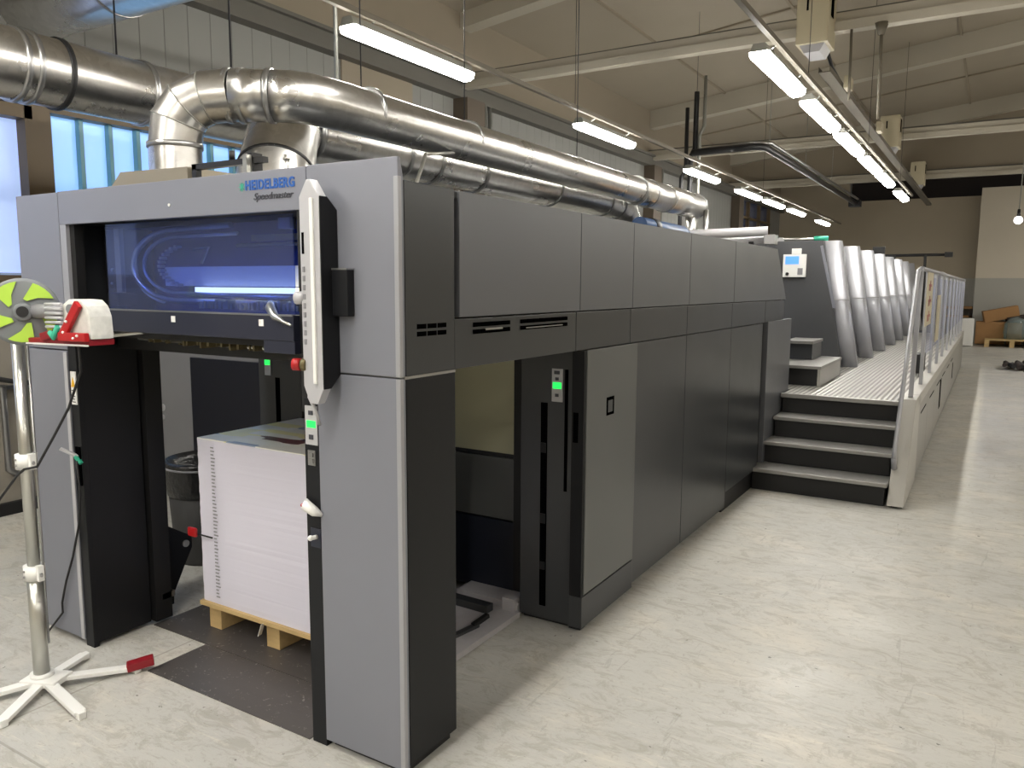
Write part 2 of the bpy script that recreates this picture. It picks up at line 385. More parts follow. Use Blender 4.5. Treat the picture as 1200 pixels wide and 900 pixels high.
def struct(name, mb, m, loc=(0, 0, 0), parent=None, label=None):
    o = link(name, mb, m, parent, loc, label)
    if not parent: o['kind'] = 'structure'
    return o
def copy_tree(o, delta=(0, 0, 0), label=None, parent=None):
    c = o.copy(); COL.objects.link(c)
    if parent: c.parent = parent
    else: c.location = o.location+Vector(delta)
    if label: c['label'] = label
    for ch in list(o.children):
        if ch.name in COL.objects: copy_tree(ch, parent=c)
    return c
def text(name, body, size, pos, rot, m, parent, ext=0.0015, offset=0.0, shear=0.0, width=None, align='LEFT'):
    cu = bpy.data.curves.new(name, 'FONT'); cu.body = body; cu.size = size; cu.extrude = ext; cu.offset = offset; cu.shear = shear; cu.align_x = align; cu.space_character = 1.12 if offset > .0005 else 1.0
    cu.materials.append(M[m]); o = bpy.data.objects.new(name, cu); COL.objects.link(o)
    o.parent = parent; o.location = Vector(pos)-wloc(parent); o.rotation_euler = rot
    bpy.context.view_layer.update(); sx = width/o.dimensions.x if width else 1.0
    me = bpy.data.meshes.new_from_object(o.evaluated_get(bpy.context.evaluated_depsgraph_get()))
    me.transform(Matrix.Diagonal((sx, 1, 1, 1)))
    q = bpy.data.objects.new(name+'_tmp', me); COL.objects.link(q); q.parent = parent; q.location = o.location; q.rotation_euler = rot
    bpy.data.objects.remove(o); q.name = name
    return q
FRONT = (PI/2, 0, 0)

# ================================================================== BUILDING
XL, XR, Y0, Y1 = -5.0, 8.0, -7.0, 27.0
roof = lambda x: 5.47+0.12*(x+5)
struct('floor', MB().box(-5.3, XR+.2, Y0-.2, Y1+1.5, -0.2, 0.0), 'floor')
struct('ceiling', MB().prism([(XL-.2, roof(XL-.2)), (XR+.2, roof(XR+.2)), (XR+.2, roof(XR+.2)+.2), (XL-.2, roof(XL-.2)+.2)], 'y', Y0-.2, Y1+1.5), 'ceiling')
# left wall with two big window openings (y -2.4..1.50 and 1.68..6.2), window high in the rear (y 21.5..25.6)
wl = MB()
T0, T1 = XL-.2, XL
def wl_box(y0, y1, z0, z1): wl.box(T0, T1, y0, y1, z0, z1)
wl_box(Y0-.2, Y1+1.5, 0, 1.72)
wl_box(Y0-.2, -2.4, 1.72, 4.45); wl_box(-2.4, 6.2, 3.10, 4.45); wl_box(6.2, 21.6, 1.72, 4.45)
wl_box(21.6, 25.6, 1.72, 3.2); wl_box(25.6, Y1+1.5, 1.72, 4.45)
struct('wall_left', wl, 'cladding')
struct('wall_left_upper', MB().box(T0, T1, Y0-.2, Y1+1.5, 4.45, 5.5), 'wall_upper')
struct('wall_left_lower', MB().box(T1, T1+.03, Y0, Y1, 0, 1.68), 'wainscot')
struct('wall_back', MB().box(XL-.2, XR+.2, Y0-.2, Y0, 0, roof(XR)+.2), 'wall_beige')
struct('wall_right', MB().box(XR, XR+.2, Y0, Y1+1.5, 0, roof(XR)+.2), 'wall_beige')
# far wall: beige with grey wainscot, dark opening above, pale projecting wall to the right
struct('wall_far', MB().box(XL, 1.12, Y1, Y1+.2, 2.0, 4.56), 'wall_beige')
struct('wall_far_wainscot', MB().box(XL, 1.12, Y1-.01, Y1+.2, 0, 2.0), 'wainscot')
struct('wall_far_pale', MB().box(1.12, XR, Y1-.75, Y1+.2, 2.0, 4.72), 'wall_white')
struct('wall_far_pale_wainscot', MB().box(1.12, XR, Y1-.75, Y1+.2, 0, 2.0), 'wainscot')
struct('wall_far_recess', MB().box(XL-.2, XR+.2, Y1+1.2, Y1+1.5, 4.3, roof(XR)+.2), 'recess')
struct('wall_far_upper', MB().box(XL, -2.75, Y1, Y1+.2, 4.56, 5.8), 'wall_beige')

# windows of the left wall
w1 = struct('window_1', MB().box(XL-.12, XL-.08, -2.34, 1.46, 1.78, 2.98), 'blind')
fr = MB(); fr.box(XL-.15, XL+.05, -2.4, 1.52, 2.98, 3.08); fr.box(XL-.15, XL+.05, 1.46, 1.66, 1.7, 3.1); fr.box(XL-.15, XL+.06, -2.4, 1.66, 1.66, 1.76); fr.box(XL-.13, XL+.02, -0.5, -0.44, 1.78, 2.98)
struct('window_frame', fr, 'brown_frame', parent=w1)
w2 = struct('window_2', MB().box(XL-.12, XL-.08, 1.66, 6.2, 1.74, 3.08), 'uglass')
ml = MB(); y = 1.675
ys = [1.685, 1.95, 2.21, 2.47, 2.73, 2.99, 3.25, 3.51, 3.77, 4.03, 4.29, 4.55, 4.81, 5.07, 5.33, 5.59, 5.85, 6.11]
for yy in ys: ml.box(XL-.09, XL-.02, yy-.018, yy+.018, 1.74, 3.08)
struct('window_mullion', ml, 'mullion', parent=w2)
struct('window_frame', MB().box(XL-.15, XL+.04, 1.66, 6.25, 3.06, 3.14).box(XL-.15, XL+.06, 1.6, 6.25, 1.66, 1.76), 'brown_frame', parent=w2)
w3 = struct('window_3', MB().box(XL-.12, XL-.08, 21.6, 25.6, 3.2, 4.45), 'darkpane')
f3 = MB()
for yy in (21.6, 22.9, 24.2, 25.5): f3.box(XL-.1, XL+.02, yy-.05, yy+.05, 3.2, 4.45)
for zz in (3.22, 3.8, 4.4): f3.box(XL-.1, XL+.02, 21.6, 25.6, zz-.03, zz+.03)
struct('window_frame', f3, 'brown_frame', parent=w3)
# eave beam, columns
struct('trim_1', MB().box(XL, XL+.16, Y0, Y1, 4.28, 4.46).box(XL, XL+.22, Y0, Y1, 4.46, 4.5), 'beam_grey')
for i, yy in enumerate((0.2, 7.5, 14.55, 21.2)):
    if i == 0: continue
    cb = MB().box(XL, XL+.24, yy-.22, yy+.22, 0, 4.28)
    struct('column', cb, 'dark_column')
    struct('wall_left_pipe', MB().cyl((XL+.14, yy+.34, 0), (XL+.14, yy+.34, 4.28), .05).cyl((XL+.14, yy+.5, 0), (XL+.14, yy+.5, 4.28), .03), 'pipe_grey')
# coloured cladding patch
struct('wall_left_panel', MB().box(XL, XL+.02, 5.05, 6.35, 3.1, 4.28), 'dark_column' if False else 'wall_upper')
# rafters and tie beams
for i, yy in enumerate((0.2, 7.35, 14.5, 20.6)):
    dp = .21 if i < 2 else .37
    mb = MB().prism([(XL, roof(XL)-dp), (XR, roof(XR)-dp), (XR, roof(XR)), (XL, roof(XL))], 'y', yy+.1, yy+.35)
    struct('ceiling_rafter', mb, 'beam')
    tb = MB().box(XL, XR, yy-.07, yy+.07, 4.40, 4.50, .008)
    tb.box(XL, XR, yy-.015, yy+.015, 4.50, 4.60)
    t_ = struct('ceiling_tie_beam', tb, 'beam' if i else 'beam')
    gb = MB().box(XL, XR, yy+.07, yy+.14, 4.48, 4.64)
    struct('tie_beam_angle', gb, 'beam_grey', parent=t_)
struct('wall_far_gable', MB().prism([(XL, 4.62), (XR, 4.62), (XR, roof(XR)), (XL, roof(XL))], 'y', 20.9, 21.0), 'wall_upper')
# roof purlins
for i, yy in enumerate((3.9, 10.9, 17.8, 23.8)):
    struct('ceiling_seam', MB().prism([(XL, roof(XL)-.03), (XR, roof(XR)-.03), (XR, roof(XR)), (XL, roof(XL))], 'y', yy, yy+.05), 'wall_upper')
for xx in (-3.4, -1.3, 0.8, 2.9):
    struct('ceiling_seam', MB().box(xx, xx+.04, Y0, Y1, roof(xx)-.025, roof(xx)+.01), 'wall_upper')

# ================================================================== LIGHT ROWS
def rail_x(x, y):
    if x > 2: return 5.26
    if x > -1: return .02
    return -2.32-.18*(y+5)/27.6
def lamp(x, y, z, label, group, L=1.56, w=0.15, rail_side=1):
    t = thing('tube_light', label, 'light', (x, y, z), group)
    h = MB().prism([(x-w/2+.01, z+.02), (x+w/2-.01, z+.02), (x+w/2-.035, z+.08), (x-w/2+.035, z+.08)], 'y', y-L/2, y+L/2)
    link('housing', h, 'pipe_grey', t)
    d = MB().prism([(x-w/2, z+.02), (x-w/2+.012, z-.025), (x-w/2+.045, z-.045), (x+w/2-.045, z-.045), (x+w/2-.012, z-.025), (x+w/2, z+.02)], 'y', y-L/2, y+L/2, .01)
    link('diffuser', d, 'tube', t)
    rx = rail_x(x, y)
    for s in (-.5, .5): link('bracket', MB().bar((x, y+s, z+.06), (rx, y+s, z+.112), .02, .012), 'pipe_grey', t)
    return t
ordn = ['first', 'second', 'third', 'fourth', 'fifth', 'sixth', 'seventh', 'eighth']
RY = [5.18, 7.1, 9.03, 11.0, 12.9, 15.6]
for i, y in enumerate(RY):
    lamp(-.07, y, 3.5, f'lit tube light, {ordn[i]} from the camera in the row beside the cream boxes', 'tube lights of the row beside the cream boxes', L=1.42+.08*min(i, 1), w=.16)
LY = [(-2.41, 3.13), (-2.50, 6.95), (-2.58, 10.9), (-2.62, 13.9), (-2.61, 15.95), (-2.60, 18.2), (-2.62, 21.8)]
for i, (x, y) in enumerate(LY):
    lamp(x, y, 3.5, f'lit tube light, {ordn[i]} from the camera in the row above the silver ducts', 'tube lights of the row over the ducts', L=1.5, w=.15)
# unseen fill lamps added outside the frame to brighten the press front
for (x, y) in [(-.07, .9), (-.07, -1.3), (-.07, -3.4), (-.07, -5.4), (-2.4, -.9), (-2.4, -2.9), (-2.4, -4.9), (2.4, -4.6)]:
    lamp(x, y, 3.5, 'unseen fill tube light added behind the viewer', 'added fill tube lights behind the viewer')
for y in (-3, 0, 3, 6, 9, 12, 15, 18, 21, 24):  # unseen row added on the right side as fill light
    lamp(5.2, y, 3.5, 'unseen fill tube light of an added row over the aisle', 'added row of fill tube lights')
for (xa, lab) in (((.02, .02), 'thin steel rail carrying the tube lights beside the cream boxes'), ((-2.32, -2.50), 'thin steel rail carrying the tube lights above the silver ducts'), ((5.26, 5.26), 'thin steel rail carrying the added row of unseen fill lights')):  # the last rail is added only to hold the unseen fill row
    t = thing('lighting_rail', lab, 'lighting rail', (xa[0], 8, 3.62))
    link('rail', MB().bar((xa[0], -5, 3.62), (xa[1], 16.8 if xa[0] == .02 else 24, 3.62), .04, .04), 'rail', t)
    for y in (5.9, 10.0, 14.3):
        x = xa[0]+(xa[1]-xa[0])*(y+5)/27.6
        link('hanger_wire', MB().cyl((x, y, 3.62), (x, y, roof(x)), .0035, n=6), 'black_pipe', t)

# cream boxes on the tie beams, cable tray, rods
def cream_box(y, label):
    t = thing('heater_box', label, 'heater', (-.18, y, 4.2), 'cream boxes hung from the tie beams')
    link('case', MB().box(-.34, -.02, y-.32, y+.12, 4.22, 4.78, .02), 'cream', t)
    link('lower_outlet', MB().prism([(-.31, 4.23), (-.05, 4.23), (-.1, 4.14), (-.26, 4.14)], 'y', y-.28, y+.08), 'lightgrey', t)
    link('grille', MB().box(-.022, -.012, y-.2, y-.08, 4.5, 4.72), 'grille', t)
    link('grille', MB().box(-.24, -.22, y-.326, y-.318, 4.55, 4.68), 'grille', t)
    return t
cream_box(7.25, 'cream box hung on the near tie beam above the light row')
cream_box(14.35, 'smaller looking cream box hung on the next tie beam beyond')
cream_box(20.45, 'cream box hung on the far tie beam above the dark recess')
t = thing('cable_tray', 'perforated steel cable tray running between the cream boxes', 'cable tray', (-.14, 14, 4.1))
tr = MB().box(-.20, -.08, 7.5, 24, 4.05, 4.06); tr.box(-.203, -.195, 7.5, 24, 4.05, 4.11); tr.box(-.085, -.077, 7.5, 24, 4.05, 4.11)
link('tray', tr, 'tray', t)
link('cable', MB().tube([(-.12, 7.4, 4.3), (-.1, 7.7, 4.15), (-.12, 9, 4.09), (-.15, 14, 4.09), (-.14, 23.8, 4.09)], .02, 8), 'black_pipe', t)
for y in (8.2, 11.2): link('junction_box', MB().box(-.05, .02, y, y+.25, 4.02, 4.16, .01), 'cream', t)
t = thing('ceiling_rod', 'dark steel rod hanging from the near tie beam with a flared top', 'rod', (.44, 7.35, 4.35))
link('rod', MB().cyl((.44, 7.3, 4.42), (.46, 7.3, 3.45), .018, n=10), 'tray', t)
link('bracket', MB().cyl((.44, 7.3, 4.42), (.44, 7.3, 4.3), .07, .03, 12), 'tray', t)
solo('ceiling_rod', MB().cyl((.15, 7.3, 4.42), (.16, 7.3, 3.68), .014, n=8), 'tray', 'short steel rod hanging from the near tie beam beside the cream box', 'rod', (.15, 7.3, 4.4))

# dark bent pipe under the ceiling
t = thing('heating_pipe', 'dark insulated pipe bending under the ceiling beyond the duct end', 'pipe', (-1.85, 12, 4.0))
link('pipe', MB().tube([(-3.0, 11.6, 4.0), (-2.0, 11.5, 4.0), (-1.84, 11.55, 4.0), (-1.78, 11.7, 4.0), (-1.8, 21.6, 4.0)], .06, 14), 'black_pipe', t)
link('pipe', MB().tube([(-3.0, 11.75, 4.06), (-2.0, 11.7, 4.1), (-1.75, 11.9, 4.1), (-1.7, 21.5, 4.08)], .03, 10), 'steel', t, label='thinner bright pipe')
for y in (12, 15, 18, 21): link('hanger_rod', MB().cyl((-1.8, y, 4.0), (-1.8, y, roof(-1.8)), .006, n=6), 'pipe_grey', t)
link('end_box', MB().box(-1.95, -1.65, 21.6, 21.9, 3.9, 4.06), 'deepblack', t)
t = thing('riser_pipes', 'dark vertical pipes rising to the ceiling behind the duct end', 'pipe', (-3.05, 11.7, 2.0))
for k, (dx, r_) in enumerate(((-.18, .035), (-.02, .045), (.13, .03))):
    link('pipe', MB().tube([(-3.05+dx, 11.7, 0.0), (-3.05+dx, 11.7, 3.6+.35*k), (-3.05+dx+.06, 11.75, 3.75+.35*k), (-3.05+dx+.06, 11.75, 4.8+.25*k)], r_, 10), 'black_pipe' if k < 2 else 'pipe_grey', t)

# pendant bulb on the far right
t = thing('pendant_bulb', 'small lit round bulb hanging before the pale far wall', 'light', (2.0, 20, 3.3))
link('bulb', MB().sph((2.0, 20, 3.27), .09), 'bulb', t)
link('socket', MB().cyl((2.0, 20, 3.34), (2.0, 20, 3.52), .04, .03, 12), 'deepblack', t)
link('cable', MB().cyl((2.0, 20, 3.5), (2.04, 20, roof(2)), .012, n=8), 'pipe_grey', t)

# ================================================================== DUCTS
def ring_on(mb, c, d, R, w=.03, t=.012):
    c = Vector(c); d = Vector(d).normalized()
    mb.lathe(c-d*w/2, [(R+.001, 0), (R+t, 0), (R+t, w*.5), (R+t, w), (R+.001, w)], 32, d)
def arc_pts(p0, p1, p2, n):
    """polyline fillet between p0->p1->p2 corners as quadratic arc"""
    p0, p1, p2 = map(Vector, (p0, p1, p2))
    return [p0*(1-t)**2+p1*2*t*(1-t)+p2*t*t for t in [i/n for i in range(n+1)]]
RA = .125
t = thing('exhaust_duct', 'upper bright silver exhaust duct bending up off the press roof', 'duct', (-1.5, 3, 2.6))
pts = [(-1.92, .60, 2.04), (-1.92, .60, 2.38)] + [tuple(p) for p in arc_pts((-1.92, .60, 2.39), (-1.92, .60, 2.635), (-1.67, .76, 2.63), 4)[1:]]
hz = [(-1.52, .87, 2.63), (-1.42, .97, 2.63), (-1.38, 1.12, 2.63), (-1.40, 1.4, 2.635)]
link('elbow', MB().tube(pts, RA, 36, hard=True), 'duct', t)
link('connector', MB().tube([pts[-1], hz[0]], RA, 36), 'duct', t)
for q in (1, 2, 3, 4):
    mb = MB(); ring_on(mb, pts[q+0] if q else pts[0], Vector(pts[q+1])-Vector(pts[q-1]), RA+.003 if q < 4 else RA, .006, .004); link('gore_seam', mb, 'pipe_grey', t)
link('straight_run', MB().tube([hz[0], (-1.455, .925, 2.63), (-1.41, 1.0, 2.63), (-1.39, 1.1, 2.63), (-1.385, 1.25, 2.632), hz[3], (-1.50, 5.75, 2.65), (-1.50, 5.8, 2.65)], RA, 36), 'duct', t)
link('wide_run', MB().cyl((-1.5, 5.5, 2.65), (-1.5, 6.35, 2.65), .14, n=36), 'duct', t)
link('end_run', MB().cyl((-1.5, 6.3, 2.65), (-1.5, 7.35, 2.65), .145, n=36), 'duct', t)
link('end_pipe', MB().cyl((-1.5, 7.2, 2.6), (-1.5, 7.2, 2.03), .06, n=20).cyl((-1.35, 7.3, 2.6), (-1.35, 7.3, 2.03), .03, n=12), 'duct', t)
for (c, d, R_) in [((-1.92, .60, 2.38), (0, 0, 1), RA), ((-1.69, .76, 2.63), (.8, .52, 0), RA), ((-1.64, .795, 2.63), (.8, .52, 0), RA), (hz[0], (.8, .52, 0), RA), ((-1.405, 1.45, 2.65), (0, 1, 0), RA), ((-1.43, 2.45, 2.65), (0, 1, 0), RA), ((-1.47, 4.1, 2.65), (0, 1, 0), RA),
                   ((-1.5, 5.5, 2.65), (0, 1, 0), .14), ((-1.5, 5.8, 2.65), (0, 1, 0), .14), ((-1.5, 6.32, 2.65), (0, 1, 0), .145), ((-1.5, 7.34, 2.65), (0, 1, 0), .145)]:
    mb = MB(); ring_on(mb, c, d, R_, .025, .008); link('band', mb, 'steel', t)
for y in (1.45, 2.45, 4.1): link('hanger_rod', MB().cyl((-1.45, y, 2.76), (-1.45, y, roof(-1.45)), .004, n=6), 'black_pipe', t)
t2 = thing('duct_brace', 'thin bent steel brace rising from the press roof to the upper duct', 'brace', (-.75, 1.3, 2.03))
link('strut', MB().cyl((-.82, 1.05, 2.03), (-1.12, 1.6, 2.42), .01, n=10).cyl((-1.12, 1.6, 2.42), (-1.36, 2.2, 2.53), .009, n=10), 'chrome', t2)

t = thing('exhaust_duct', 'lower silver duct running behind and under the upper one', 'duct', (-2.0, 4, 2.6))
link('straight_run', MB().tube([(-2.0, 1.55, 2.60), (-2.0, 6.15, 2.60)], .16, 36, caps=False), 'duct', t)
link('end_elbow', MB().tube([(-2.0, 6.1, 2.60), (-2.0, 6.35, 2.57), (-2.0, 6.5, 2.42), (-2.0, 6.52, 2.03)], .155, 30, hard=True), 'duct', t)
for y in (1.56, 2.4, 2.75, 3.35, 4.6, 5.75, 6.1):
    mb = MB(); ring_on(mb, (-2.0, y, 2.60), (0, 1, 0), .16, .03, .01); link('band', mb, 'steel', t)
link('mouth', MB().cyl((-2.0, 1.62, 2.6), (-2.0, 1.64, 2.6), .155, n=30), 'deepblack', t)  # black disc stands in for the shade inside the open duct end

t = thing('intake_duct', 'wide cone shaped duct elbow dropping behind the front header', 'duct', (-1.9, 1.2, 2.03))
pts = arc_pts((-1.62, .95, 2.04), (-1.70, 1.05, 2.60), (-2.25, 1.75, 2.66), 4)
link('elbow', MB().tube(pts+[Vector((-2.7, 2.3, 2.75))], [.20, .20, .195, .185, .18, .18], 36, hard=True), 'duct', t)
for k in (1, 3):
    d = pts[k+1]-pts[k-1]; mb = MB(); ring_on(mb, pts[k], d, .197, .02, .008); link('band', mb, 'deepblack', t)

t = thing('main_duct', 'big galvanised duct running along the hall before the windows', 'duct', (-3.3, 2, 2.95))
link('straight_run', MB().tube([(-3.3, -4.5, 2.95), (-3.3, 8.5, 2.95)], .20, 40), 'duct', t)
for y in (.55, .62, .80, 1.35, 2.6, 4.0, 5.6):
    mb = MB(); ring_on(mb, (-3.3, y, 2.95), (0, 1, 0), .20, .03, .012); link('band', mb, 'steel' if y != .80 else 'deepblack', t)
for (y, r_) in ((1.2, .006), (2.1, .008), (3.2, .018)): link('hanger_rod', MB().cyl((-3.3, y, 3.15), (-3.3, y, roof(-3.3)), r_, n=8), 'pipe_grey' if r_ > .01 else 'black_pipe', t)
t = thing('cross_duct', 'large silver duct crossing high at the top with an open flange', 'duct', (-3.6, 1.6, 3.88))
link('straight_run', MB().tube([(-5.0, 1.6, 3.88), (-2.95, 1.6, 3.88)], .28, 40, caps=False), 'duct', t)
mb = MB(); ring_on(mb, (-2.97, 1.6, 3.88), (1, 0, 0), .28, .04, .03); link('flange', mb, 'chrome', t); mb = MB(); ring_on(mb, (-3.85, 1.6, 3.88), (1, 0, 0), .28, .02, .008); link('band', mb, 'steel', t)
link('cap', MB().cyl((-3.02, 1.6, 3.88), (-3.0, 1.6, 3.88), .27, n=36), 'steel', t)

t = thing('blue_fan_housing', 'blue plastic pipe piece lying on the press roof under the duct end', 'pipe', (-1.45, 6.1, 2.03))
link('body', MB().tube([(-1.45, 5.5, 2.30), (-1.4, 6.6, 2.28)], [.09, .09], 20).tube([(-1.4, 6.6, 2.28), (-1.35, 6.9, 2.2)], [.09, .04], 20), 'blue', t)
link('collar', MB().cyl((-1.44, 5.75, 2.296), (-1.43, 5.85, 2.295), .1, n=24), 'black_pipe', t)
link('support', MB().box(-1.55, -1.3, 5.6, 6.5, 2.03, 2.2), 'deepblack', t)
solo('cloth_bundle', MB().box(-1.1, -.8, 5.9, 6.6, 2.03, 2.10, .03).sph((-.95, 6.5, 2.1), .07, (1, 1.6, .5)), 'card', 'orange brown bundle lying beside the blue pipe on the press roof', 'cloth', (-.95, 6.2, 2.03))

# ================================================================== PRESS DELIVERY
W = 2.27
P = thing('printing_press', 'long charcoal and silver offset press with a blue lit window in its front', 'printing press', (0, 0, 0))
# --- core housing
core = MB()
core.box(-W+.03, -.03, .62, 4.9, 1.42, 2.0)                                  # upper core behind window chamber
core.box(-W+.03, -.03, .03, .62, 1.96, 2.0)                                  # roof over the chamber
core.box(-W+.03, -1.95, .04, .62, 1.405, 1.97); core.box(-.43, -.03, .04, .62, 1.405, 1.97)
core.prism([(4.9, 1.42), (5.44, 1.42), (5.44, 1.57), (5.03, 2.0), (4.9, 2.0)], 'x', -W+.03, -.03)
core.box(-1.95, -.43, .05, .62, 1.47, 1.50)
link('housing', core, 'deepblack', P)
lowc = MB().box(-W+.02, -.36, 1.62, 4.8, .12, 1.42); lowc.box(-.36, -.03, 1.4, 3.85, .06, 1.42); lowc.box(-.36, -.03, 3.85, 5.6, .16, 1.38)
link('lower_housing', lowc, 'deepblack', P)
roofp = MB().box(-W, -.005, .03, 5.05, 2.0, 2.025, .004)
link('roof_panel', roofp, 'charcoal', P)
# --- front silver covers (wedge top)
def cover(x0, x1, z0, z1, wedge=True):
    mb = MB()
    if wedge: mb.prism([(0, z0), (.028, z0), (.028, z1-.065), (.012, z1), (0, z1)], 'x', x0, x1, .003)
    else: mb.box(x0, x1, 0, .028, z0, z1, .003)
    return mb
hd = link('front_header', cover(-1.922, -.402, 1.955, 2.098), 'silver', P)
link('front_corner_panel', cover(-.398, -.001, 1.402, 2.1), 'silver', P)
link('front_corner_panel', cover(-W, -1.926, 1.402, 2.096), 'silver', P)
link('front_post_panel', cover(-.372, -.001, .03, 1.396, False), 'silver', P)
link('front_post_panel', cover(-W, -1.93, .03, 1.396, False), 'silver', P)
# filler between opening and corner panel + reveals
link('opening_reveal', MB().box(-1.927, -1.885, .003, .045, 1.56, 1.955).box(-1.885, -1.88, .003, .05, 1.56, 1.955), 'silver_edge', P, label='pale reveal strip of the window opening')
link('inner_frame', MB().box(-.46, -.402, .01, .05, 1.25, 1.955), 'deepblack', P)
link('inner_frame', MB().box(-1.88, -1.845, .02, .06, 1.56, 1.955), 'deepblack', P)
link('corner_trim', MB().box(-.016, .003, -.004, .014, 1.402, 2.04, .003).box(-.016, .003, -.004, .014, .03, 1.396, .003), 'silver_edge', P, label='pale trim along the front right corner')
# --- right post, black side
link('post_upper_side', MB().box(-.40, 0, .03, .302, 1.402, 2.03, .003), 'charcoal', P)
rp = link('post_lower_side', MB().box(-.372, 0, .03, .305, .035, 1.393, .003), 'black', P)
link('post_base', MB().box(-.36, -.02, .03, .29, 0, .036), 'deepblack', P)
link('seam_strip', MB().box(-.37, .002, .02, .305, 1.393, 1.402), 'steel', P, label='bright seam across the post')
cp = link('post_control_strip', MB().box(-.446, -.374, .004, .20, .0, 1.30, .003), 'black', P)
# control labels on the strip
st = link('indicator_panel', MB().box(-.437, -.379, .0, .004, 1.135, 1.275, .001), 'lightgrey', cp)
link('green_indicator', MB().box(-.428, -.386, -.002, 0, 1.198, 1.222), 'green_led', cp)
link('button', MB().box(-.418, -.398, -.003, 0, 1.155, 1.172).box(-.418, -.398, -.003, 0, 1.243, 1.258), 'logo_dark', cp)
link('switch_plate', MB().box(-.428, -.392, 0, .004, 1.06, 1.115).box(-.42, -.4, -.006, 0, 1.068, 1.084).box(-.42, -.4, -.006, 0, 1.092, 1.106), 'steel', cp)
link('joystick_plate', MB().box(-.425, -.375, 0, .004, .76, .83), 'navy', cp)
link('joystick', MB().cyl((-.395, .0, .80), (-.39, -.03, .805), .008).sph((-.39, -.035, .806), .010), 'white', cp)
link('hanging_tag', MB().tube([(-.44, 0, .93), (-.41, -.03, .92), (-.38, -.02, .90), (-.365, -.0, .885)], [.006, .02, .018, .006], 10), 'white', cp, label='crumpled white paper tag with red print')
link('tag_print', MB().sph((-.415, -.045, .925), .007), 'red', cp)
# --- left post, dark inner side
lp = link('post_lower_side', MB().box(-W, -1.868, .03, .30, .02, 1.42, .003).box(-1.93, -1.866, .004, .03, .0, 1.45, .003), 'black', P)
link('post_upper_side', MB().box(-W, -1.93, .03, .30, 1.40, 2.03, .003), 'charcoal', P)
link('trim_strip', MB().box(-1.955, -1.93, -.004, .0, .03, 1.39), 'lightgrey', lp)
lb = link('warning_sticker', MB().box(-1.912, -1.874, -.001, .004, 1.155, 1.305), 'white', lp, label='white sticker with yellow warning triangle')
link('triangle', MB().prism([(-1.908, 1.235), (-1.878, 1.235), (-1.893, 1.28)], 'y', -.003, -.001), 'yellow', lb)
tl = MB()
for k in range(5): tl.box(-1.906, -1.882-.004*(k % 2), -.0025, -.001, 1.165+.013*k, 1.169+.013*k)
link('print_line', tl, 'logo_dark', lb)
link('latch_recess', MB().box(-1.91, -1.875, -.0015, .004, .78, .96), 'grille', lp)
link('lever', MB().bar((-1.89, .0, .915), (-1.945, -.05, .955), .02, .012, .003), 'lightgrey', lp, label='white lever with green tip')
link('lever_tip', MB().bar((-1.87, .005, .885), (-1.9, -.006, .92), .024, .016, .003), 'tealgreen', lp)
# chain column + bracket behind the left post
link('chain_column', MB().box(-1.90, -1.84, .31, .40, .02, 1.42).box(-1.905, -1.85, .325, .345, .02, 1.42), 'deepblack', P)
bk = link('lift_bracket', MB().prism([(.34, .06), (.44, .06), (.44, .12), (.56, .33), (.56, .39), (.42, .48), (.36, .50), (.34, .50)], 'x', -1.90, -1.88, .003), 'black', P)
link('bolt', MB().cyl((-1.885, .52, .36), (-1.87, .52, .36), .018, n=12), 'chrome', bk)
link('bolt', MB().box(-1.89, -1.84, .35, .42, .12, .15).box(-1.89, -1.85, .36, .40, .53, .55), 'steel', bk)
# --- window chamber
ch = link('chamber_lining', MB().box(-1.95, -.43, .33, .35, 1.50, 1.97), 'lining', P)
link('shelf', MB().box(-1.87, -.47, .06, .60, 1.545, 1.56), 'navy', P)
lg = link('front_ledge', MB().box(-1.872, -.462, -.018, .045, 1.50, 1.592, .005), 'navy', P)
link('ledge_drop', MB().box(-.62, -.462, -.015, .045, 1.455, 1.50, .003), 'navy', lg)
link('ledge_trim', MB().box(-1.865, -.465, -.02, -.005, 1.588, 1.594), 'steel', lg)
for x in (-1.624, -1.127, -.624): link('white_marker', MB().box(x-.012, x+.012, -.0205, -.018, 1.55, 1.574), 'white', lg)
link('window_pane', MB().box(-1.655, -.52, .046, .052, 1.592, 1.95), 'blueglass', P, label='pale blue glass pane')
# chamber content: curved chain guides, lamp bar, sheet, clutter
def arcC(cx, cz, R, a0, a1, y, n=16): return [(cx+R*math.cos(a0+(a1-a0)*i/n), y, cz+R*math.sin(a0+(a1-a0)*i/n)) for i in range(n+1)]
def arcE(cx, cz, rx, rz, y, n=20, a0=PI*.5, a1=PI*1.5): return [(cx+rx*math.cos(a0+(a1-a0)*i/n), y, cz+rz*math.sin(a0+(a1-a0)*i/n)) for i in range(n+1)]
g1 = arcE(-1.36, 1.778, .295, .150, .17)
link('chain_guide', MB().tube([(-1.0, .17, 1.935)]+g1+[(-.66, .17, 1.622)], .012, 12), 'chrome', P, label='bright curved chain guide')
g2 = arcE(-1.33, 1.778, .235, .118, .16)
link('chain_guide', MB().tube([(-.95, .16, 1.90)]+g2+[(-.66, .16, 1.648)], .008, 12), 'chrome', P)
g3 = arcE(-1.46, 1.775, .30, .16, .24, a0=PI*.6, a1=PI*1.4)
link('chain_guide', MB().tube(g3, .012, 10), 'glowpanel', P)  # outer guide brightened by the panel's added glow
cg = MB()
for k in range(13):
    a = PI*.6+PI*.8*k/12; cg.box(-1.31+.17*math.cos(a)-.008, -1.31+.17*math.cos(a)+.008, .17, .2, 1.775+.085*math.sin(a)-.006, 1.775+.085*math.sin(a)+.006)
link('gripper_finger', cg, 'lightgrey', P)
link('dryer_panel', MB().box(-1.50, -.55, .215, .225, 1.69, 1.772), 'glowpanel', P, label='pale grey panel with added glow')
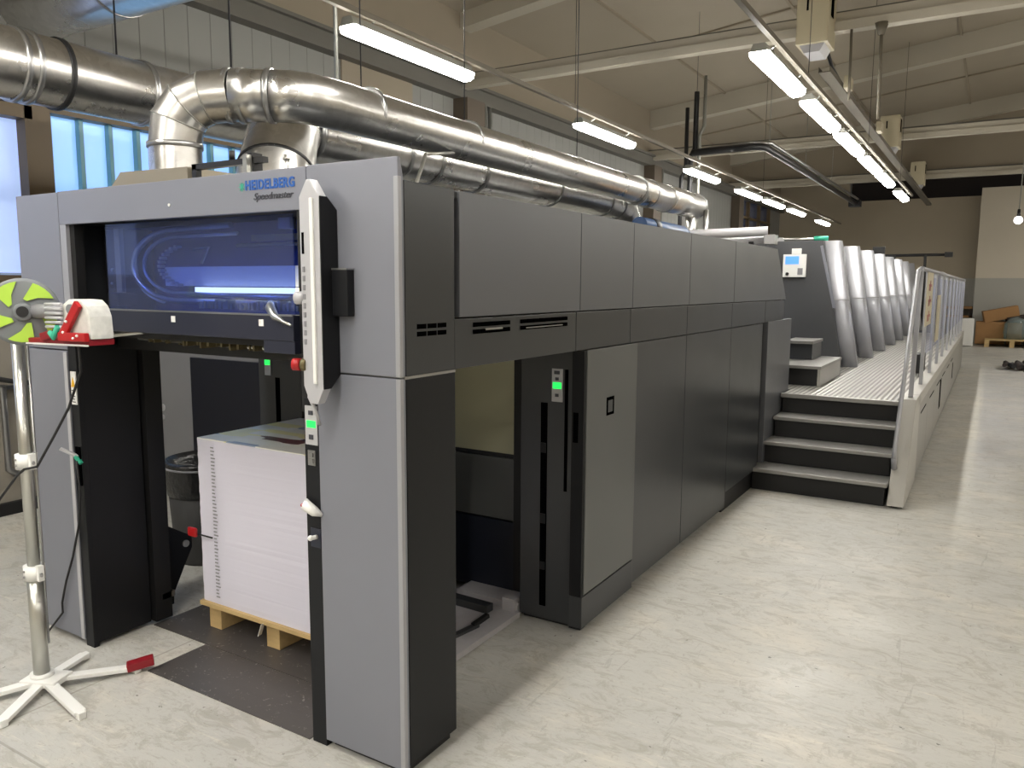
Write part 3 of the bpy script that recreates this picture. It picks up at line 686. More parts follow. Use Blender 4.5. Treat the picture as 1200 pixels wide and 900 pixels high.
link('lamp_bar', MB().box(-1.24, -.60, .17, .20, 1.664, 1.686), 'innerlamp', P, label='glowing yellow white lamp bar')
ck = MB()
for k in range(26):
    x = -1.15+.024*k+random.uniform(-.006, .006); h = random.uniform(.006, .03)
    ck.box(x, x+random.uniform(.008, .018), .12, .16, 1.60, 1.612+h)
link('gripper_row', ck, 'chrome', P)
ck = MB()
for k in range(16): ck.box(-1.2+.035*k, -1.185+.035*k, .20, .23, 1.60, 1.625+random.uniform(0, .025))
link('brass_fittings', ck, 'gold', P)
link('rear_bar', MB().cyl((-1.1, .28, 1.86), (-.5, .28, 1.86), .008, n=10).box(-1.0, -.5, .27, .3, 1.875, 1.90), 'offgrey', P)
link('arm_lever', MB().tube([(-1.28, .2, 1.845), (-1.18, .2, 1.85), (-1.23, .2, 1.785)], .006, 8), 'steel', P)
link('left_mechanism', MB().box(-1.84, -1.70, .15, .3, 1.58, 1.94).box(-1.76, -1.68, .1, .2, 1.60, 1.66, .01), 'black', P)
link('left_mechanism_post', MB().box(-1.73, -1.69, .13, .15, 1.6, 1.94), 'brownpanel', P)
link('mechanism_bolt', MB().sph((-1.77, .14, 1.76), .008).sph((-1.78, .14, 1.70), .006).box(-1.80, -1.7, .135, .15, 1.605, 1.65, .008), 'steel', P)
link('small_reader', MB().box(-.62, -.56, .07, .10, 1.90, 1.94), 'offgrey', P)
link('hose', MB().tube([(-.66, .06, 1.63), (-.62, .02, 1.615), (-.55, -.02, 1.585), (-.50, -.03, 1.57), (-.44, -.05, 1.56)], [.012, .018, .014, .006, .004], 10), 'chrome', P, label='clear hose running out to the console')
# --- underside mechanism
um = MB()
for k in range(30):
    x = -1.5+.03*k; um.box(x, x+random.uniform(.006, .020), .08+random.uniform(0, .09), .2, 1.452-random.uniform(0, .012), 1.47)
link('gripper_fittings', um, 'gold', P)
link('gripper_rod', MB().cyl((-1.6, .14, 1.46), (-.62, .14, 1.45), .008, n=10).cyl((-1.84, .02, 1.455), (-1.40, .03, 1.50), .010, n=10), 'chrome', P)
link('gripper_beam', MB().box(-1.86, -.46, .2, .6, 1.40, 1.47), 'deepblack', P)
# --- console
cs = link('control_console', MB().prism([(-.352, 1.36), (-.325, 1.30), (-.29, 1.30), (-.262, 1.35), (-.262, 1.985), (-.30, 2.04), (-.318, 2.04), (-.352, 1.985)], 'y', -.082, -.046, .006), 'lightgrey', P, label='light grey upright console with black side')
link('console_back', MB().prism([(-.08, 1.352), (-.046, 1.352), (-.002, 1.395), (-.002, 1.945), (-.046, 1.985), (-.08, 1.985)], 'x', -.34, -.259, .003), 'black', cs, label='black console body')
link('console_ridge', MB().box(-.300, -.285, -.09, -.08, 1.37, 1.98, .004), 'white', cs)
link('slot', MB().box(-.343, -.333, -.0835, -.08, 1.80, 1.87), 'grille', cs)
bts = MB()
for k in range(9): bts.box(-.342, -.332, -.085, -.08, 1.50+.03*k, 1.518+.03*k, .001)
link('button', bts, 'offgrey', cs)
link('knob', MB().cyl((-.35, -.062, 1.655), (-.385, -.075, 1.655), .022, n=18), 'lightgrey', cs)
link('emergency_stop', MB().cyl((-.352, -.065, 1.43), (-.37, -.075, 1.43), .016, n=18).cyl((-.37, -.075, 1.43), (-.395, -.085, 1.43), .021, n=18), 'red', cs, label='red emergency stop button')
link('brass_collar', MB().cyl((-.345, -.07, 1.43), (-.362, -.075, 1.43), .022, n=16), 'gold', cs)
link('swivel_arm', MB().box(-.258, -.19, -.035, -.001, 1.595, 1.75, .004), 'black', cs)
link('swivel_arm_cap', MB().box(-.258, -.19, -.036, -.001, 1.748, 1.754), 'steel', cs)
link('console_lower_cable', MB().tube([(-.345, -.06, 1.38), (-.34, -.07, 1.32), (-.32, -.06, 1.27), (-.335, -.03, 1.22)], .006, 8), 'lightgrey', cs)
# --- logo
lt = text('logo_lettering', 'HEIDELBERG', .046, (-.704, -.0012, 2.035), FRONT, 'logo_blue', hd, offset=.0015, width=.248)
text('logo_lettering', 'Speedmaster', .034, (-.663, -.0012, 1.998), FRONT, 'logo_dark', hd, shear=.35, offset=.0002, width=.20)
em = MB()
for k in range(4):
    a = k*PI/4; em.bar((-.722-.016*math.cos(a), -.001, 2.047-.016*math.sin(a)), (-.722+.016*math.cos(a), -.001, 2.047+.016*math.sin(a)), .002, .003)
link('logo_emblem', em, 'tealgreen', hd)
link('lock', MB().cyl((-1.143, -.004, 2.004), (-1.143, .0, 2.004), .006, n=12), 'white', hd)
# --- right flank panels
panels_top = [(.325, 1.279), (1.285, 1.895), (1.900, 2.80), (2.806, 3.79)]
for a, b in panels_top:
    link('upper_side_panel', MB().box(-.03, .006, a, b, 1.587, 2.027, .003), 'midgrey', P)
link('upper_side_panel', MB().prism([(3.796, 1.587), (5.49, 1.587), (5.08, 2.025), (3.796, 2.025)], 'x', -.03, .006, .003), 'midgrey', P)
link('end_slope_panel', MB().prism([(5.085, 2.02), (5.50, 1.575), (5.46, 1.575), (5.04, 2.02)], 'x', -W, -.03), 'charcoal', P)
link('end_lower_panel', MB().box(-W, -.03, 5.42, 5.46, .2, 1.58), 'charcoal', P)
mids = [(.308, 1.26), (1.266, 1.895), (1.90, 2.80), (2.806, 3.79), (3.796, 4.78), (4.786, 5.47)]
for a, b in mids:
    link('middle_side_panel', MB().box(-.03, -.004, a, b, 1.402, 1.58, .002), 'charcoal', P)
def vents(y0, y1, zs, n):
    mb = MB(); w = (y1-y0)/n
    for z in zs:
        for k in range(n): mb.box(-.006, .0015, y0+w*k+w*.06, y0+w*(k+1)-w*.06, z-.008, z+.008)
    return mb
link('vent_slots', vents(.085, .255, (1.563, 1.538), 3), 'grille', P)
link('vent_slots', vents(.42, .68, (1.556, 1.53), 5), 'grille', P)
link('vent_slots', vents(.76, 1.17, (1.556, 1.53), 8), 'grille', P)
link('vent_insert', MB().box(-.003, .0022, .5, .62, 1.533, 1.54), 'steel', P)
link('vent_insert', MB().box(-.003, .0022, .80, 1.12, 1.527, 1.531), 'steel', P)
lows = [(1.985, 2.80, .045), (2.806, 3.79, .045), (3.796, 4.72, .16)]
for a, b, z0 in lows:
    link('lower_side_panel', MB().box(-.03, -.004, a, b, z0, 1.396, .003), 'charcoal', P)
link('skirt', MB().box(-.08, -.03, 3.8, 4.75, .0, .15), 'deepblack', P)
link('end_side_panel', MB().box(-.03, .012, 4.84, 5.74, .18, 1.405, .004), 'midgrey', P)
link('end_gap', MB().box(-.06, -.028, 4.72, 5.5, .16, 1.40), 'deepblack', P)
# --- flank cabinet with door
cab = link('pile_cabinet', MB().box(-.36, -.006, 1.372, 1.975, .022, 1.392, .004), 'charcoal', P)
link('cabinet_plinth', MB().box(-.35, -.03, 1.40, 1.95, 0, .03), 'deepblack', cab)
link('cabinet_post', MB().box(-.062, .002, 1.345, 1.40, .02, 1.398, .003), 'black', cab)
dr = link('cabinet_door', MB().box(-.02, .008, 1.366, 1.976, .195, 1.398, .004), 'doorgrey', cab)
link('door_lock', MB().box(.004, .0095, 1.59, 1.68, 1.055, 1.147), 'grille', dr)
link('door_lock_inset', MB().box(.006, .0105, 1.605, 1.66, 1.07, 1.13), 'charcoal', dr)
link('kick_panel', MB().box(-.064, .008, 1.344, 1.976, .03, .188, .003), 'charcoal', cab)
link('handle_recess', MB().box(-.052, -.026, 1.342, 1.346, .955, 1.10), 'grille', cab)
link('slot', MB().box(-.243, -.208, 1.368, 1.374, .09, 1.13), 'grille', cab)
link('slot_roller', MB().box(-.24, -.212, 1.365, 1.372, .88, .93).box(-.24, -.212, 1.365, 1.372, .52, .57).box(-.24, -.212, 1.365, 1.372, .28, .32), 'black', cab)
link('slot', MB().box(-.112, -.096, 1.368, 1.374, .70, 1.30), 'grille', cab)
ip = link('indicator_panel', MB().box(-.183, -.124, 1.366, 1.372, 1.14, 1.302, .002), 'lightgrey', cab)
link('green_indicator', MB().box(-.176, -.131, 1.364, 1.366, 1.205, 1.235), 'green_led', cab)
link('button', MB().box(-.163, -.145, 1.363, 1.366, 1.165, 1.18).box(-.163, -.145, 1.363, 1.366, 1.245, 1.26).box(-.17, -.14, 1.3645, 1.366, 1.275, 1.292), 'logo_dark', cab)
# twin cabinet seen through the opening
cb2 = link('pile_cabinet', MB().box(-W, -1.90, 1.372, 1.975, .022, 1.392, .004), 'charcoal', P)
link('indicator_panel', MB().box(-2.21, -2.155, 1.366, 1.372, 1.14, 1.302, .002), 'lightgrey', cb2)
link('green_indicator', MB().box(-2.205, -2.16, 1.364, 1.366, 1.205, 1.235), 'green_led', cb2)
link('slot', MB().box(-2.12, -2.085, 1.368, 1.374, .09, 1.13), 'grille', cb2)
# --- rear wall of pile bay
bw = link('bay_door', MB().box(-1.89, -.44, 1.50, 1.52, .815, 1.40, .003), 'olive', P, label='brushed steel door at the back of the pile bay')
link('bay_door_frame', MB().box(-.475, -.37, 1.495, 1.6, .03, 1.42).box(-1.9, -.44, 1.497, 1.6, .795, .815), 'deepblack', P)
link('bay_lower_door', MB().box(-1.89, -.44, 1.50, 1.52, .455, .79, .003), 'doorgrey', P)
link('bay_base_door', MB().box(-1.89, -.44, 1.50, 1.52, .05, .445, .003), 'bluedark', P)
# --- base tray on the right, seen in the side opening
bt = link('base_tray', MB().box(-.75, -.351, .34, 1.36, .0, .03, .003), 'trayplate', P, label='bright metal base tray')
link('tray_step', MB().box(-.75, -.37, 1.36, 1.5, .0, .07, .003), 'trayplate', bt)
link('tray_rail', MB().bar((-.52, .62, .036), (-.44, 1.10, .036), .03, .018), 'charcoal', bt, label='dark rail on the tray')
link('tray_hook', MB().bar((-.445, 1.07, .045), (-.425, 1.17, .065), .025, .02), 'deepblack', bt)
link('tray_block', MB().bar((-.80, 1.285, .05), (-.48, 1.275, .05), .06, .04, .004), 'charcoal', bt)
link('tray_end', MB().box(-.45, -.375, 1.34, 1.45, .03, .095, .003), 'trayplate', bt)


# roof items behind the header
t = thing('vent_hood', 'low brown grey sheet metal hood at the foot of the duct', 'hood', (-1.9, .55, 2.025))
link('hood', MB().prism([(-2.24, 2.026), (-1.62, 2.026), (-1.62, 2.24), (-2.14, 2.25), (-2.24, 2.17)], 'y', .44, .8), 'brownpanel', t)
t = thing('roof_frame', 'small dark steel frame standing on the press roof behind the header', 'frame', (-1.4, .5, 2.025))
link('frame', MB().box(-1.60, -1.57, .45, .48, 2.026, 2.25).box(-1.60, -1.12, .45, .48, 2.225, 2.25).box(-1.22, -1.18, .45, .5, 2.026, 2.27), 'black_pipe', t)
link('white_tray', MB().box(-1.56, -1.2, .5, .7, 2.026, 2.17), 'white', t)
link('silver_post', MB().box(-1.215, -1.19, .42, .45, 2.026, 2.26), 'chrome', t)
link('wing_nut', MB().cyl((-1.33, .46, 2.25), (-1.33, .46, 2.29), .012, n=10), 'deepblack', t)
solo('threaded_rod', MB().cyl((-.62, .12, 2.026), (-.62, .12, 2.17), .009, n=10).cyl((-.62, .12, 2.15), (-.62, .12, 2.16), .014, n=6), 'chrome', 'thin bright threaded rod standing on the press roof beside the logo', 'rod', (-.62, .12, 2.026))

# ================================================================== PAPER PILE + PALLET
t = thing('paper_pile', 'tall white stack of printed sheets on a wooden pallet', 'paper stack', (-1.08, .85, .15))
px0, px1, py0, py1 = -1.61, -.70, .42, 1.08
pm = MB(); nl = 40
rows = []
for i in range(nl+1):
    z = .15+(.962-.15)*i/nl; j = random.uniform(-.0009, .0009)
    rows.append([pm.bm.verts.new(v) for v in ((px0+j, py0+j, z), (px1+j, py0-j, z), (px1-j, py1, z), (px0+j, py1, z))])
for A, B in zip(rows, rows[1:]):
    for k in range(4): pm.bm.faces.new((A[k], A[(k+1) % 4], B[(k+1) % 4], B[k]))
pm.bm.faces.new(rows[0][::-1]); pm.bm.faces.new(rows[-1])
link('sheet_stack', pm, 'paper', t)
link('top_sheet', MB().box(px0, px1, py0, py1, .962, .966), 'print', t, label='top sheet printed in colour')
tk = MB()
for k in range(44): tk.box(-1.512, -1.485+random.uniform(-.01, .006), .4165, .418, .185+.0172*k, .190+.0172*k)
link('register_marks', tk, 'offgrey', t)
t2 = thing('wooden_pallet', 'pale wooden pallet under the paper stack', 'pallet', (-1.08, .85, .004))
link('deck_boards', MB().box(px0-.015, px1+.02, .405, 1.10, .128, .149, .002), 'wood', t2)
for x in (-1.60, -1.19, -.80):
    link('bearer', MB().box(x, x+.085, .44, 1.08, .006, .127, .002), 'wood', t2)
t3 = solo('paper_tag', MB().bar((-1.17, .402, .135), (-1.19, .398, .075), .028, .002), 'white', 'small white and red tag hanging on the pallet edge', 'tag', (-1.18, .40, .1))
link('tag_print', MB().bar((-1.175, .3985, .12), (-1.185, .396, .09), .014, .002), 'red', t3)
t = thing('sheet_marker', 'red plastic tab sticking out of the paper stack', 'marker', (-1.63, .40, .49))
link('tab', MB().box(-1.67, -1.61, .385, .40, .475, .52, .008), 'red', t)
link('pin', MB().cyl((-1.63, .40, .49), (-1.52, .413, .482), .004, n=8), 'deepblack', t)
# plates on floor
solo('floor_plate', MB().box(-1.455, -.46, -.0, .30, .0005, .004), 'plate', 'dark worn metal plate on the floor before the pallet', 'floor plate', (-1, .1, 0), 'dark floor plates under the press front')
solo('floor_plate', MB().box(-1.86, -.76, .305, 1.34, .0005, .004), 'plate', 'dark worn metal plate on the floor under the pallet', 'floor plate', (-1.2, .8, 0), 'dark floor plates under the press front')

# waste bin
t = thing('waste_bin', 'tall dusty black waste bin behind the left front post', 'bin', (-2.48, 1.12, 0))
link('bucket', MB().lathe((-2.48, 1.12, 0), [(.19, 0), (.2, .02), (.235, .60), (.232, .60), (.19, .05)], 32), 'bin', t)
link('bin_liner', MB().lathe((-2.48, 1.12, .42), [(.23, 0), (.238, .05), (.242, .17), (.25, .20), (.235, .215), (.2, .17), (.15, .08)], 32), 'bag', t)
rg = [(-2.48+.246*math.cos(a*2*PI/32), 1.12+.246*math.sin(a*2*PI/32), .595) for a in range(32)]
link('rim', MB().tube(rg, .006, 8, closed=True), 'offgrey', t)
# cabinet beyond
t = thing('control_cabinet', 'grey electrical cabinet with a dark door beyond the paper stack', 'cabinet', (-3.6, 2.2, 0))
link('case', MB().box(-4.28, -2.9, 2.02, 2.6, .0, 1.26, .005), 'offgrey', t)
link('door', MB().box(-3.80, -2.92, 2.0, 2.02, .10, 1.12, .003), 'bluedark', t)
link('lock', MB().cyl((-4.2, 2.01, .68), (-4.2, 2.03, .68), .03, n=14).cyl((-4.2, 2.01, .6), (-4.2, 2.03, .6), .02, n=14), 'lightgrey', t)
tc_ = MB()
for k in range(9): tc_.box(-3.25+.04*k, -3.225+.04*k, 2.05, 2.12, 1.26, 1.26+random.uniform(.01, .05))
link('cable_ends', tc_, 'white', t)

# ================================================================== FAN
fx, fy = -1.70, -.32
t = thing('stand_fan', 'standing fan with lime green blades and red white motor bracket', 'fan', (fx, fy, 0))
link('lower_pole', MB().cyl((fx, fy, .05), (fx, fy, .50), .031), 'chrome', t)
link('upper_pole', MB().cyl((fx, fy, .48), (fx, fy, 1.50), .024), 'chrome', t)
link('side_rod', MB().cyl((fx+.034, fy+.02, .2), (fx+.034, fy+.02, 1.48), .005, n=8), 'steel', t)
for z in (.51, .98):
    c = link('clamp', MB().cyl((fx, fy, z-.03), (fx, fy, z+.03), .04).box(fx+.03, fx+.055, fy-.012, fy+.012, z-.03, z+.035, .003), 'white', t)
    link('clamp_screw', MB().cyl((fx, fy-.038, z+.012), (fx, fy-.044, z+.012), .005, n=8).cyl((fx, fy-.038, z-.012), (fx, fy-.044, z-.012), .005, n=8).cyl((fx+.055, fy, z), (fx+.075, fy-.01, z), .006, n=8), 'steel', c)
link('base_plate', MB().box(fx-.06, fx+.10, fy-.06, fy+.06, .03, .055, .008).cyl((fx, fy, .05), (fx, fy, .07), .045).rot((fx, fy, 0), .4), 'white', t)
for (ex, ey) in ((-1.33, -.37), (-1.49, -.03), (-1.53, -.56), (-1.80, -.55), (-1.80, -.08)):
    link('leg', MB().bar((fx+.02, fy, .042), (ex, ey, .022), .045, .018, .005).box(ex-.015, ex+.015, ey-.015, ey+.015, .0, .03, .005), 'white', t)
link('red_foot', MB().bar((-1.51, -.06, .03), (-1.45, .03, .045), .05, .035, .006), 'darkred', t, label='dark red pointed end of one leg')
# head: disc facing camera
hc = Vector((-1.60, -.34, 1.588)); hd_ = (Vector((1.6181, -1.9597, 1.70))-hc).normalized(); hd_ = Vector((hd_.x-.12, hd_.y-.05, hd_.z)).normalized()
hq = hd_.to_track_quat('Z', 'Y').to_matrix()
link('fan_disc', MB().lathe(hc-hd_*.02, [(.122, 0), (.131, .006), (.131, .018), (.115, .022), (.03, .024)], 40, hd_), 'fan_grey', t)
bl = []
for k in range(5):
    a0 = 2*PI*k/5+.45
    outer = [(.118*math.cos(a0+s), .118*math.sin(a0+s)) for s in (0, .2, .4, .6, .78)]
    inner = [(.085*math.cos(a0+.60), .085*math.sin(a0+.60)), (.055*math.cos(a0+.62), .055*math.sin(a0+.62)), (.048*math.cos(a0+.35), .048*math.sin(a0+.35)), (.085*math.cos(a0+.05), .085*math.sin(a0+.05))]
    inner = [(.05*math.cos(a0+1.05), .05*math.sin(a0+1.05)), (.045*math.cos(a0+.75), .045*math.sin(a0+.75)), (.075*math.cos(a0+.35), .075*math.sin(a0+.35))]
    mb = MB(); lo = [mb.bm.verts.new(hc+hq @ Vector((x, y, .006))) for x, y in outer+inner]; hi = [mb.bm.verts.new(hc+hq @ Vector((x, y, .0125))) for x, y in outer+inner]
    mb.bm.faces.new(lo[::-1]); mb.bm.faces.new(hi)
    for i in range(len(lo)): mb.bm.faces.new((lo[i], lo[(i+1) % len(lo)], hi[(i+1) % len(lo)], hi[i]))
    link('blade', mb, 'green_plastic', t)
link('hub', MB().lathe(hc+hd_*.008, [(.036, 0), (.034, .012), (.024, .016)], 28, hd_), 'fan_grey', t)
link('hub_cap', MB().cyl(hc+hd_*.02, hc+hd_*.03, .021), 'deepblack', t)
# motor bracket to the right
link('motor_shell', MB().prism([(-1.35, 1.495), (-1.165, 1.495), (-1.172, 1.58), (-1.19, 1.618), (-1.225, 1.640), (-1.30, 1.642), (-1.35, 1.62)], 'y', -.33, -.24, .016), 'dirty_white', t)
for k in range(6): link('shell_fin', MB().cyl((-1.45, -.335, 1.535+.017*k), (-1.33, -.34, 1.537+.017*k), .006, n=8), 'lightgrey', t)
link('shell_hole', MB().cyl((-1.285, -.325, 1.605), (-1.283, -.338, 1.605), .018, n=16), 'fan_grey', t)
link('shell_hub', MB().cyl((-1.36, -.26, 1.59), (-1.60, -.31, 1.59), .028, n=16), 'offgrey', t)
link('bracket_base', MB().bar((-1.58, -.29, 1.478), (-1.175, -.285, 1.484), .10, .022, .005), 'darkred', t, label='dark red bracket plate')
link('bracket_edge', MB().bar((-1.58, -.345, 1.468), (-1.175, -.34, 1.474), .008, .006), 'white', t)
link('bracket_arm', MB().bar((-1.325, -.348, 1.50), (-1.215, -.342, 1.625), .016, .034, .004).bar((-1.335, -.350, 1.503), (-1.168, -.345, 1.505), .018, .032, .004), 'red', t, label='red slanted bracket arm')
link('bracket_arm', MB().bar((-1.47, -.345, 1.495), (-1.40, -.345, 1.51), .016, .03, .004), 'darkred', t)
for (x_, z_) in ((-1.275, 1.56), (-1.30, 1.52), (-1.21, 1.51), (-1.235, 1.50)): link('bracket_screw', MB().sph((x_, -.358, z_), .005), 'white', t)
link('fan_switch', MB().tube([(-1.40, -.35, 1.515), (-1.37, -.355, 1.50), (-1.345, -.35, 1.54)], .010, 10), 'tealgreen', t)
link('power_cable', MB().tube([(-1.25, -.33, 1.48), (-1.30, -.30, 1.37), (-1.40, -.30, 1.22), (-1.50, -.31, 1.10), (-1.60, -.33, .97), (-1.64, -.36, .96), (-1.68, -.37, .93), (-1.80, -.40, .80), (-1.92, -.42, .68), (-2.05, -.45, .50)], .005, 8), 'rubber', t)
solo('black_cable', MB().tube([(-1.872, -.02, .90), (-1.875, -.012, .75), (-1.90, -.012, .60), (-1.97, -.012, .43), (-2.04, -.012, .30), (-2.09, -.012, .18), (-2.09, -.012, .13), (-2.21, -.02, .012), (-2.3, .0, .008)], .005, 8), 'rubber', 'thin black cable hanging down the face of the left front post', 'cable', (-2.0, -.012, .5))

# old equipment at the far left
t = thing('wall_cabinet', 'aged grey brown cabinet below the window behind the fan', 'cabinet', (-4.8, .6, 0))
link('case', MB().box(-4.97, -4.5, -.6, 1.35, .08, 1.60, .01), 'transformer', t)
link('plinth', MB().box(-4.97, -4.46, -.65, 1.38, 0, .09), 'deepblack', t)
link('top_rail', MB().box(-4.97, -4.44, -.65, 1.38, 1.60, 1.66, .004), 'brown_frame', t)
link('pipe', MB().tube([(-4.44, .80, 1.0), (-4.42, .90, .95), (-4.42, .90, .35), (-4.42, .96, .3)], .022, 12), 'steel', t)
link('cross_rail', MB().box(-4.48, -4.44, -.5, 1.3, .93, .96), 'steel', t)
link('hose', MB().tube([(-4.4, .55, 1.15), (-4.38, .75, 1.05), (-4.36, 1.0, .98), (-4.34, 1.2, .97)], .018, 10), 'rubber', t)
solo('blue_hose', MB().tube([(-4.3, 1.06+.03*math.sin(a*PI/8), 1.36-.45*a/8) for a in range(9)], .035, 12), 'blue', 'blue hose loop hanging behind the fan pole', 'hose', (-4.3, 1.06, .9))

# ================================================================== PRINTING UNITS
def unit(y, label, n):
    t = thing('printing_unit', label, 'printing unit', (0, y, .7), 'printing units of the press')
    # cross-section in x/z leaning inwards at the top
    body = MB().prism([(-2.1, .70), (-.02, .70), (-.27, 2.18), (-.32, 2.22), (-2.0, 2.22)], 'y', y+.16, y+1.40, .004)
    link('body', body, 'warmgrey_machine', t)
    # guard: curved bullnose profile swept up a leaning line
    mb = MB(); prof = []
    for k in range(9):
        a = PI*k/8; prof.append((-.095*math.copysign(abs(math.cos(a))**.75, math.cos(a)), -.085*math.sin(a)**.8))
    prof = prof+[(.09, .10), (.07, .10), (.07, .04), (-.07, .04), (-.07, .10), (-.09, .10)]
    prof = [(x_, y_*.42 if y_ < 0 else y_) for x_, y_ in prof]
    rings = []
    for (cx, cz, s) in ((.175, .705, 1.0), (.115, 1.04, 1.02), (-.10, 2.262, 1.12)):
        rings.append([mb.bm.verts.new((cx+px*s, y+.09+py, cz)) for px, py in prof])
    for A, B in zip(rings, rings[1:]):
        for j in range(len(prof)):
            f = mb.bm.faces.new((A[j], A[(j+1) % len(prof)], B[(j+1) % len(prof)], B[j])); f.smooth = j < 8
    mb.bm.faces.new(rings[0][::-1]); mb.bm.faces.new(rings[-1])
    link('guard', mb, 'guard', t, label='silver leaning guard')
    link('guard_seam', MB().obox((.055, y+.015, 1.55), (.17, .02, .012)), 'steel', t)
    link('foot_gap', MB().box(-.03, .03, y+.2, y+1.3, .70, .80), 'deepblack', t)
    return t
UY = [8.28, 9.74, 11.2, 12.66, 14.05, 15.6, 17.05, 18.5]
un = ['first printing unit beyond the steps, its dark face carrying the screen', 'second silver guarded printing unit along the walkway', 'third silver guarded printing unit along the walkway', 'fourth silver guarded printing unit along the walkway',
      'fifth silver guarded printing unit along the walkway', 'sixth printing unit, just past the wider dark gap', 'seventh printing unit, behind the railing', 'eighth printing unit at the far end of the walkway']
units = [unit(y, un[i], i) for i, y in enumerate(UY)]
u0 = units[0]
link('end_cover', MB().prism([(-2.1, .70), (.105, .70), (-.185, 2.262), (-2.0, 2.27)], 'y', 8.24, 8.32, .004), 'warmgrey_machine', u0)
link('edge_strip', MB().bar((-.02, 8.235, 1.45), (-.20, 8.235, 2.20), .02, .03), 'silver', u0)
pn = link('control_panel', MB().box(-.64, -.365, 8.20, 8.24, 1.82, 2.10, .01), 'white', u0)
link('panel_top', MB().box(-.54, -.43, 8.20, 8.24, 2.10, 2.17, .005), 'white', pn)
link('screen', MB().box(-.61, -.45, 8.196, 8.20, 1.98, 2.075), 'screen', pn)
link('keypad', MB().box(-.46, -.40, 8.196, 8.20, 1.85, 1.93), 'offgrey', pn)
link('knob', MB().cyl((-.58, 8.20, 1.86), (-.58, 8.18, 1.86), .02, n=14), 'deepblack', pn)
# blanket rollers / rods lying on the first unit
t = thing('steel_rollers', 'pale rollers lying across the roof gap before the first unit', 'roller', (-.9, 6.9, 2.27))
link('roller', MB().cyl((-2.1, 6.6, 2.26), (-.55, 7.0, 2.31), .05, n=20), 'lightgrey', t)
link('roller', MB().cyl((-2.1, 6.7, 2.16), (-.52, 7.1, 2.22), .045, n=20), 'lightgrey', t)
link('end_fitting', MB().box(-.58, -.46, 6.95, 7.1, 2.16, 2.27, .01), 'steel', t)
link('support_stand', MB().box(-1.6, -1.5, 6.7, 7.0, .0, 2.13).box(-.75, -.7, 6.98, 7.03, .9, 2.2), 'deepblack', t)
t = thing('long_rod', 'thin steel rod with a green grip lying on the first unit', 'rod', (-.5, 8.3, 2.3))
link('rod', MB().cyl((-.66, 8.3, 2.29), (-.22, 8.4, 2.285), .018, n=12), 'chrome', t)
link('grip', MB().cyl((-.32, 8.38, 2.295), (-.16, 8.42, 2.295), .03, n=12), 'tealgreen', t)
link('ring', MB().cyl((-.70, 8.28, 2.27), (-.70, 8.34, 2.27), .045, n=16), 'steel', t)
solo('black_monitor', MB().box(-.54, -.32, 15.7, 15.85, 2.25, 2.52, .01), 'deepblack', 'small black box standing on top of the printing units', 'box', (-.4, 15.8, 2.25))
t = thing('feeder_crossbar', 'thin dark bar spanning above the far printing units', 'bar', (0, 19.8, 2.5))
link('bar', MB().cyl((-1.6, 20.2, 2.5), (.6, 20.0, 2.5), .035, n=12), 'black_pipe', t)
link('bar_end', MB().box(.55, .72, 19.92, 20.08, 2.44, 2.56), 'deepblack', t)
link('post', MB().box(-.6, -.54, 20.04, 20.13, .7, 2.5).box(.1, .16, 20.0, 20.08, .7, 2.5), 'deepblack', t)
t = thing('sheet_feeder', 'grey sheet feeder at the far end of the press', 'feeder', (-.5, 21, 0))
link('body', MB().box(-2.1, .5, 20.2, 22, 0, 2.1, .01), 'silver', t)
link('side_guard', MB().box(.5, .56, 20.3, 21.9, .5, 2.0, .01), 'guard', t)
# plinth under units
solo('unit_plinth', MB().box(-2.15, .02, 8.3, 20.1, .0, .695), 'black', 'dark plinth carrying the printing units', 'plinth', (-1, 14, 0))
solo('roof_gap_frame', MB().box(-2.1, -.12, 5.8, 8.2, 0, .695), 'black', 'dark low machine base between the press end and the first unit', 'machine base', (-1, 7, 0))

# ================================================================== WALKWAY
T = thing('walkway', 'raised aluminium walkway with four steps beside the printing units', 'walkway', (.55, 10, 0))
YE = 17.2
dk = link('deck', MB().box(.03, 1.06, 5.42, YE, .70, .73, .003).box(-.25, .03, 5.75, 8.3, .70, .73), 'deck', T)
link('deck_nosing', MB().box(.02, 1.0, 5.39, 5.43, .698, .735, .004), 'tread', T)
for i, (y, z) in enumerate(((4.60, .188), (4.87, .374), (5.14, .556))):
    x0 = (-.03, .0, .02)[i] if i else -.03
    link('tread', MB().box(x0, 1.02, y, y+.30, z-.03, z, .005), 'tread', T)
    link('riser', MB().box(x0+.01, 1.0, y+.04, y+.06, z-.186, z-.03), 'deepblack', T)
link('riser', MB().box(.03, 1.0, 5.44, 5.46, .55, .70), 'deepblack', T)
link('understructure', MB().box(.05, 1.0, 5.5, YE-.1, .02, .69).box(.02, 1.0, 4.72, 5.5, .02, .15).box(.02, 1.0, 5.0, 5.5, .15, .34).box(.03, 1.0, 5.25, 5.5, .34, .52), 'deepblack', T)
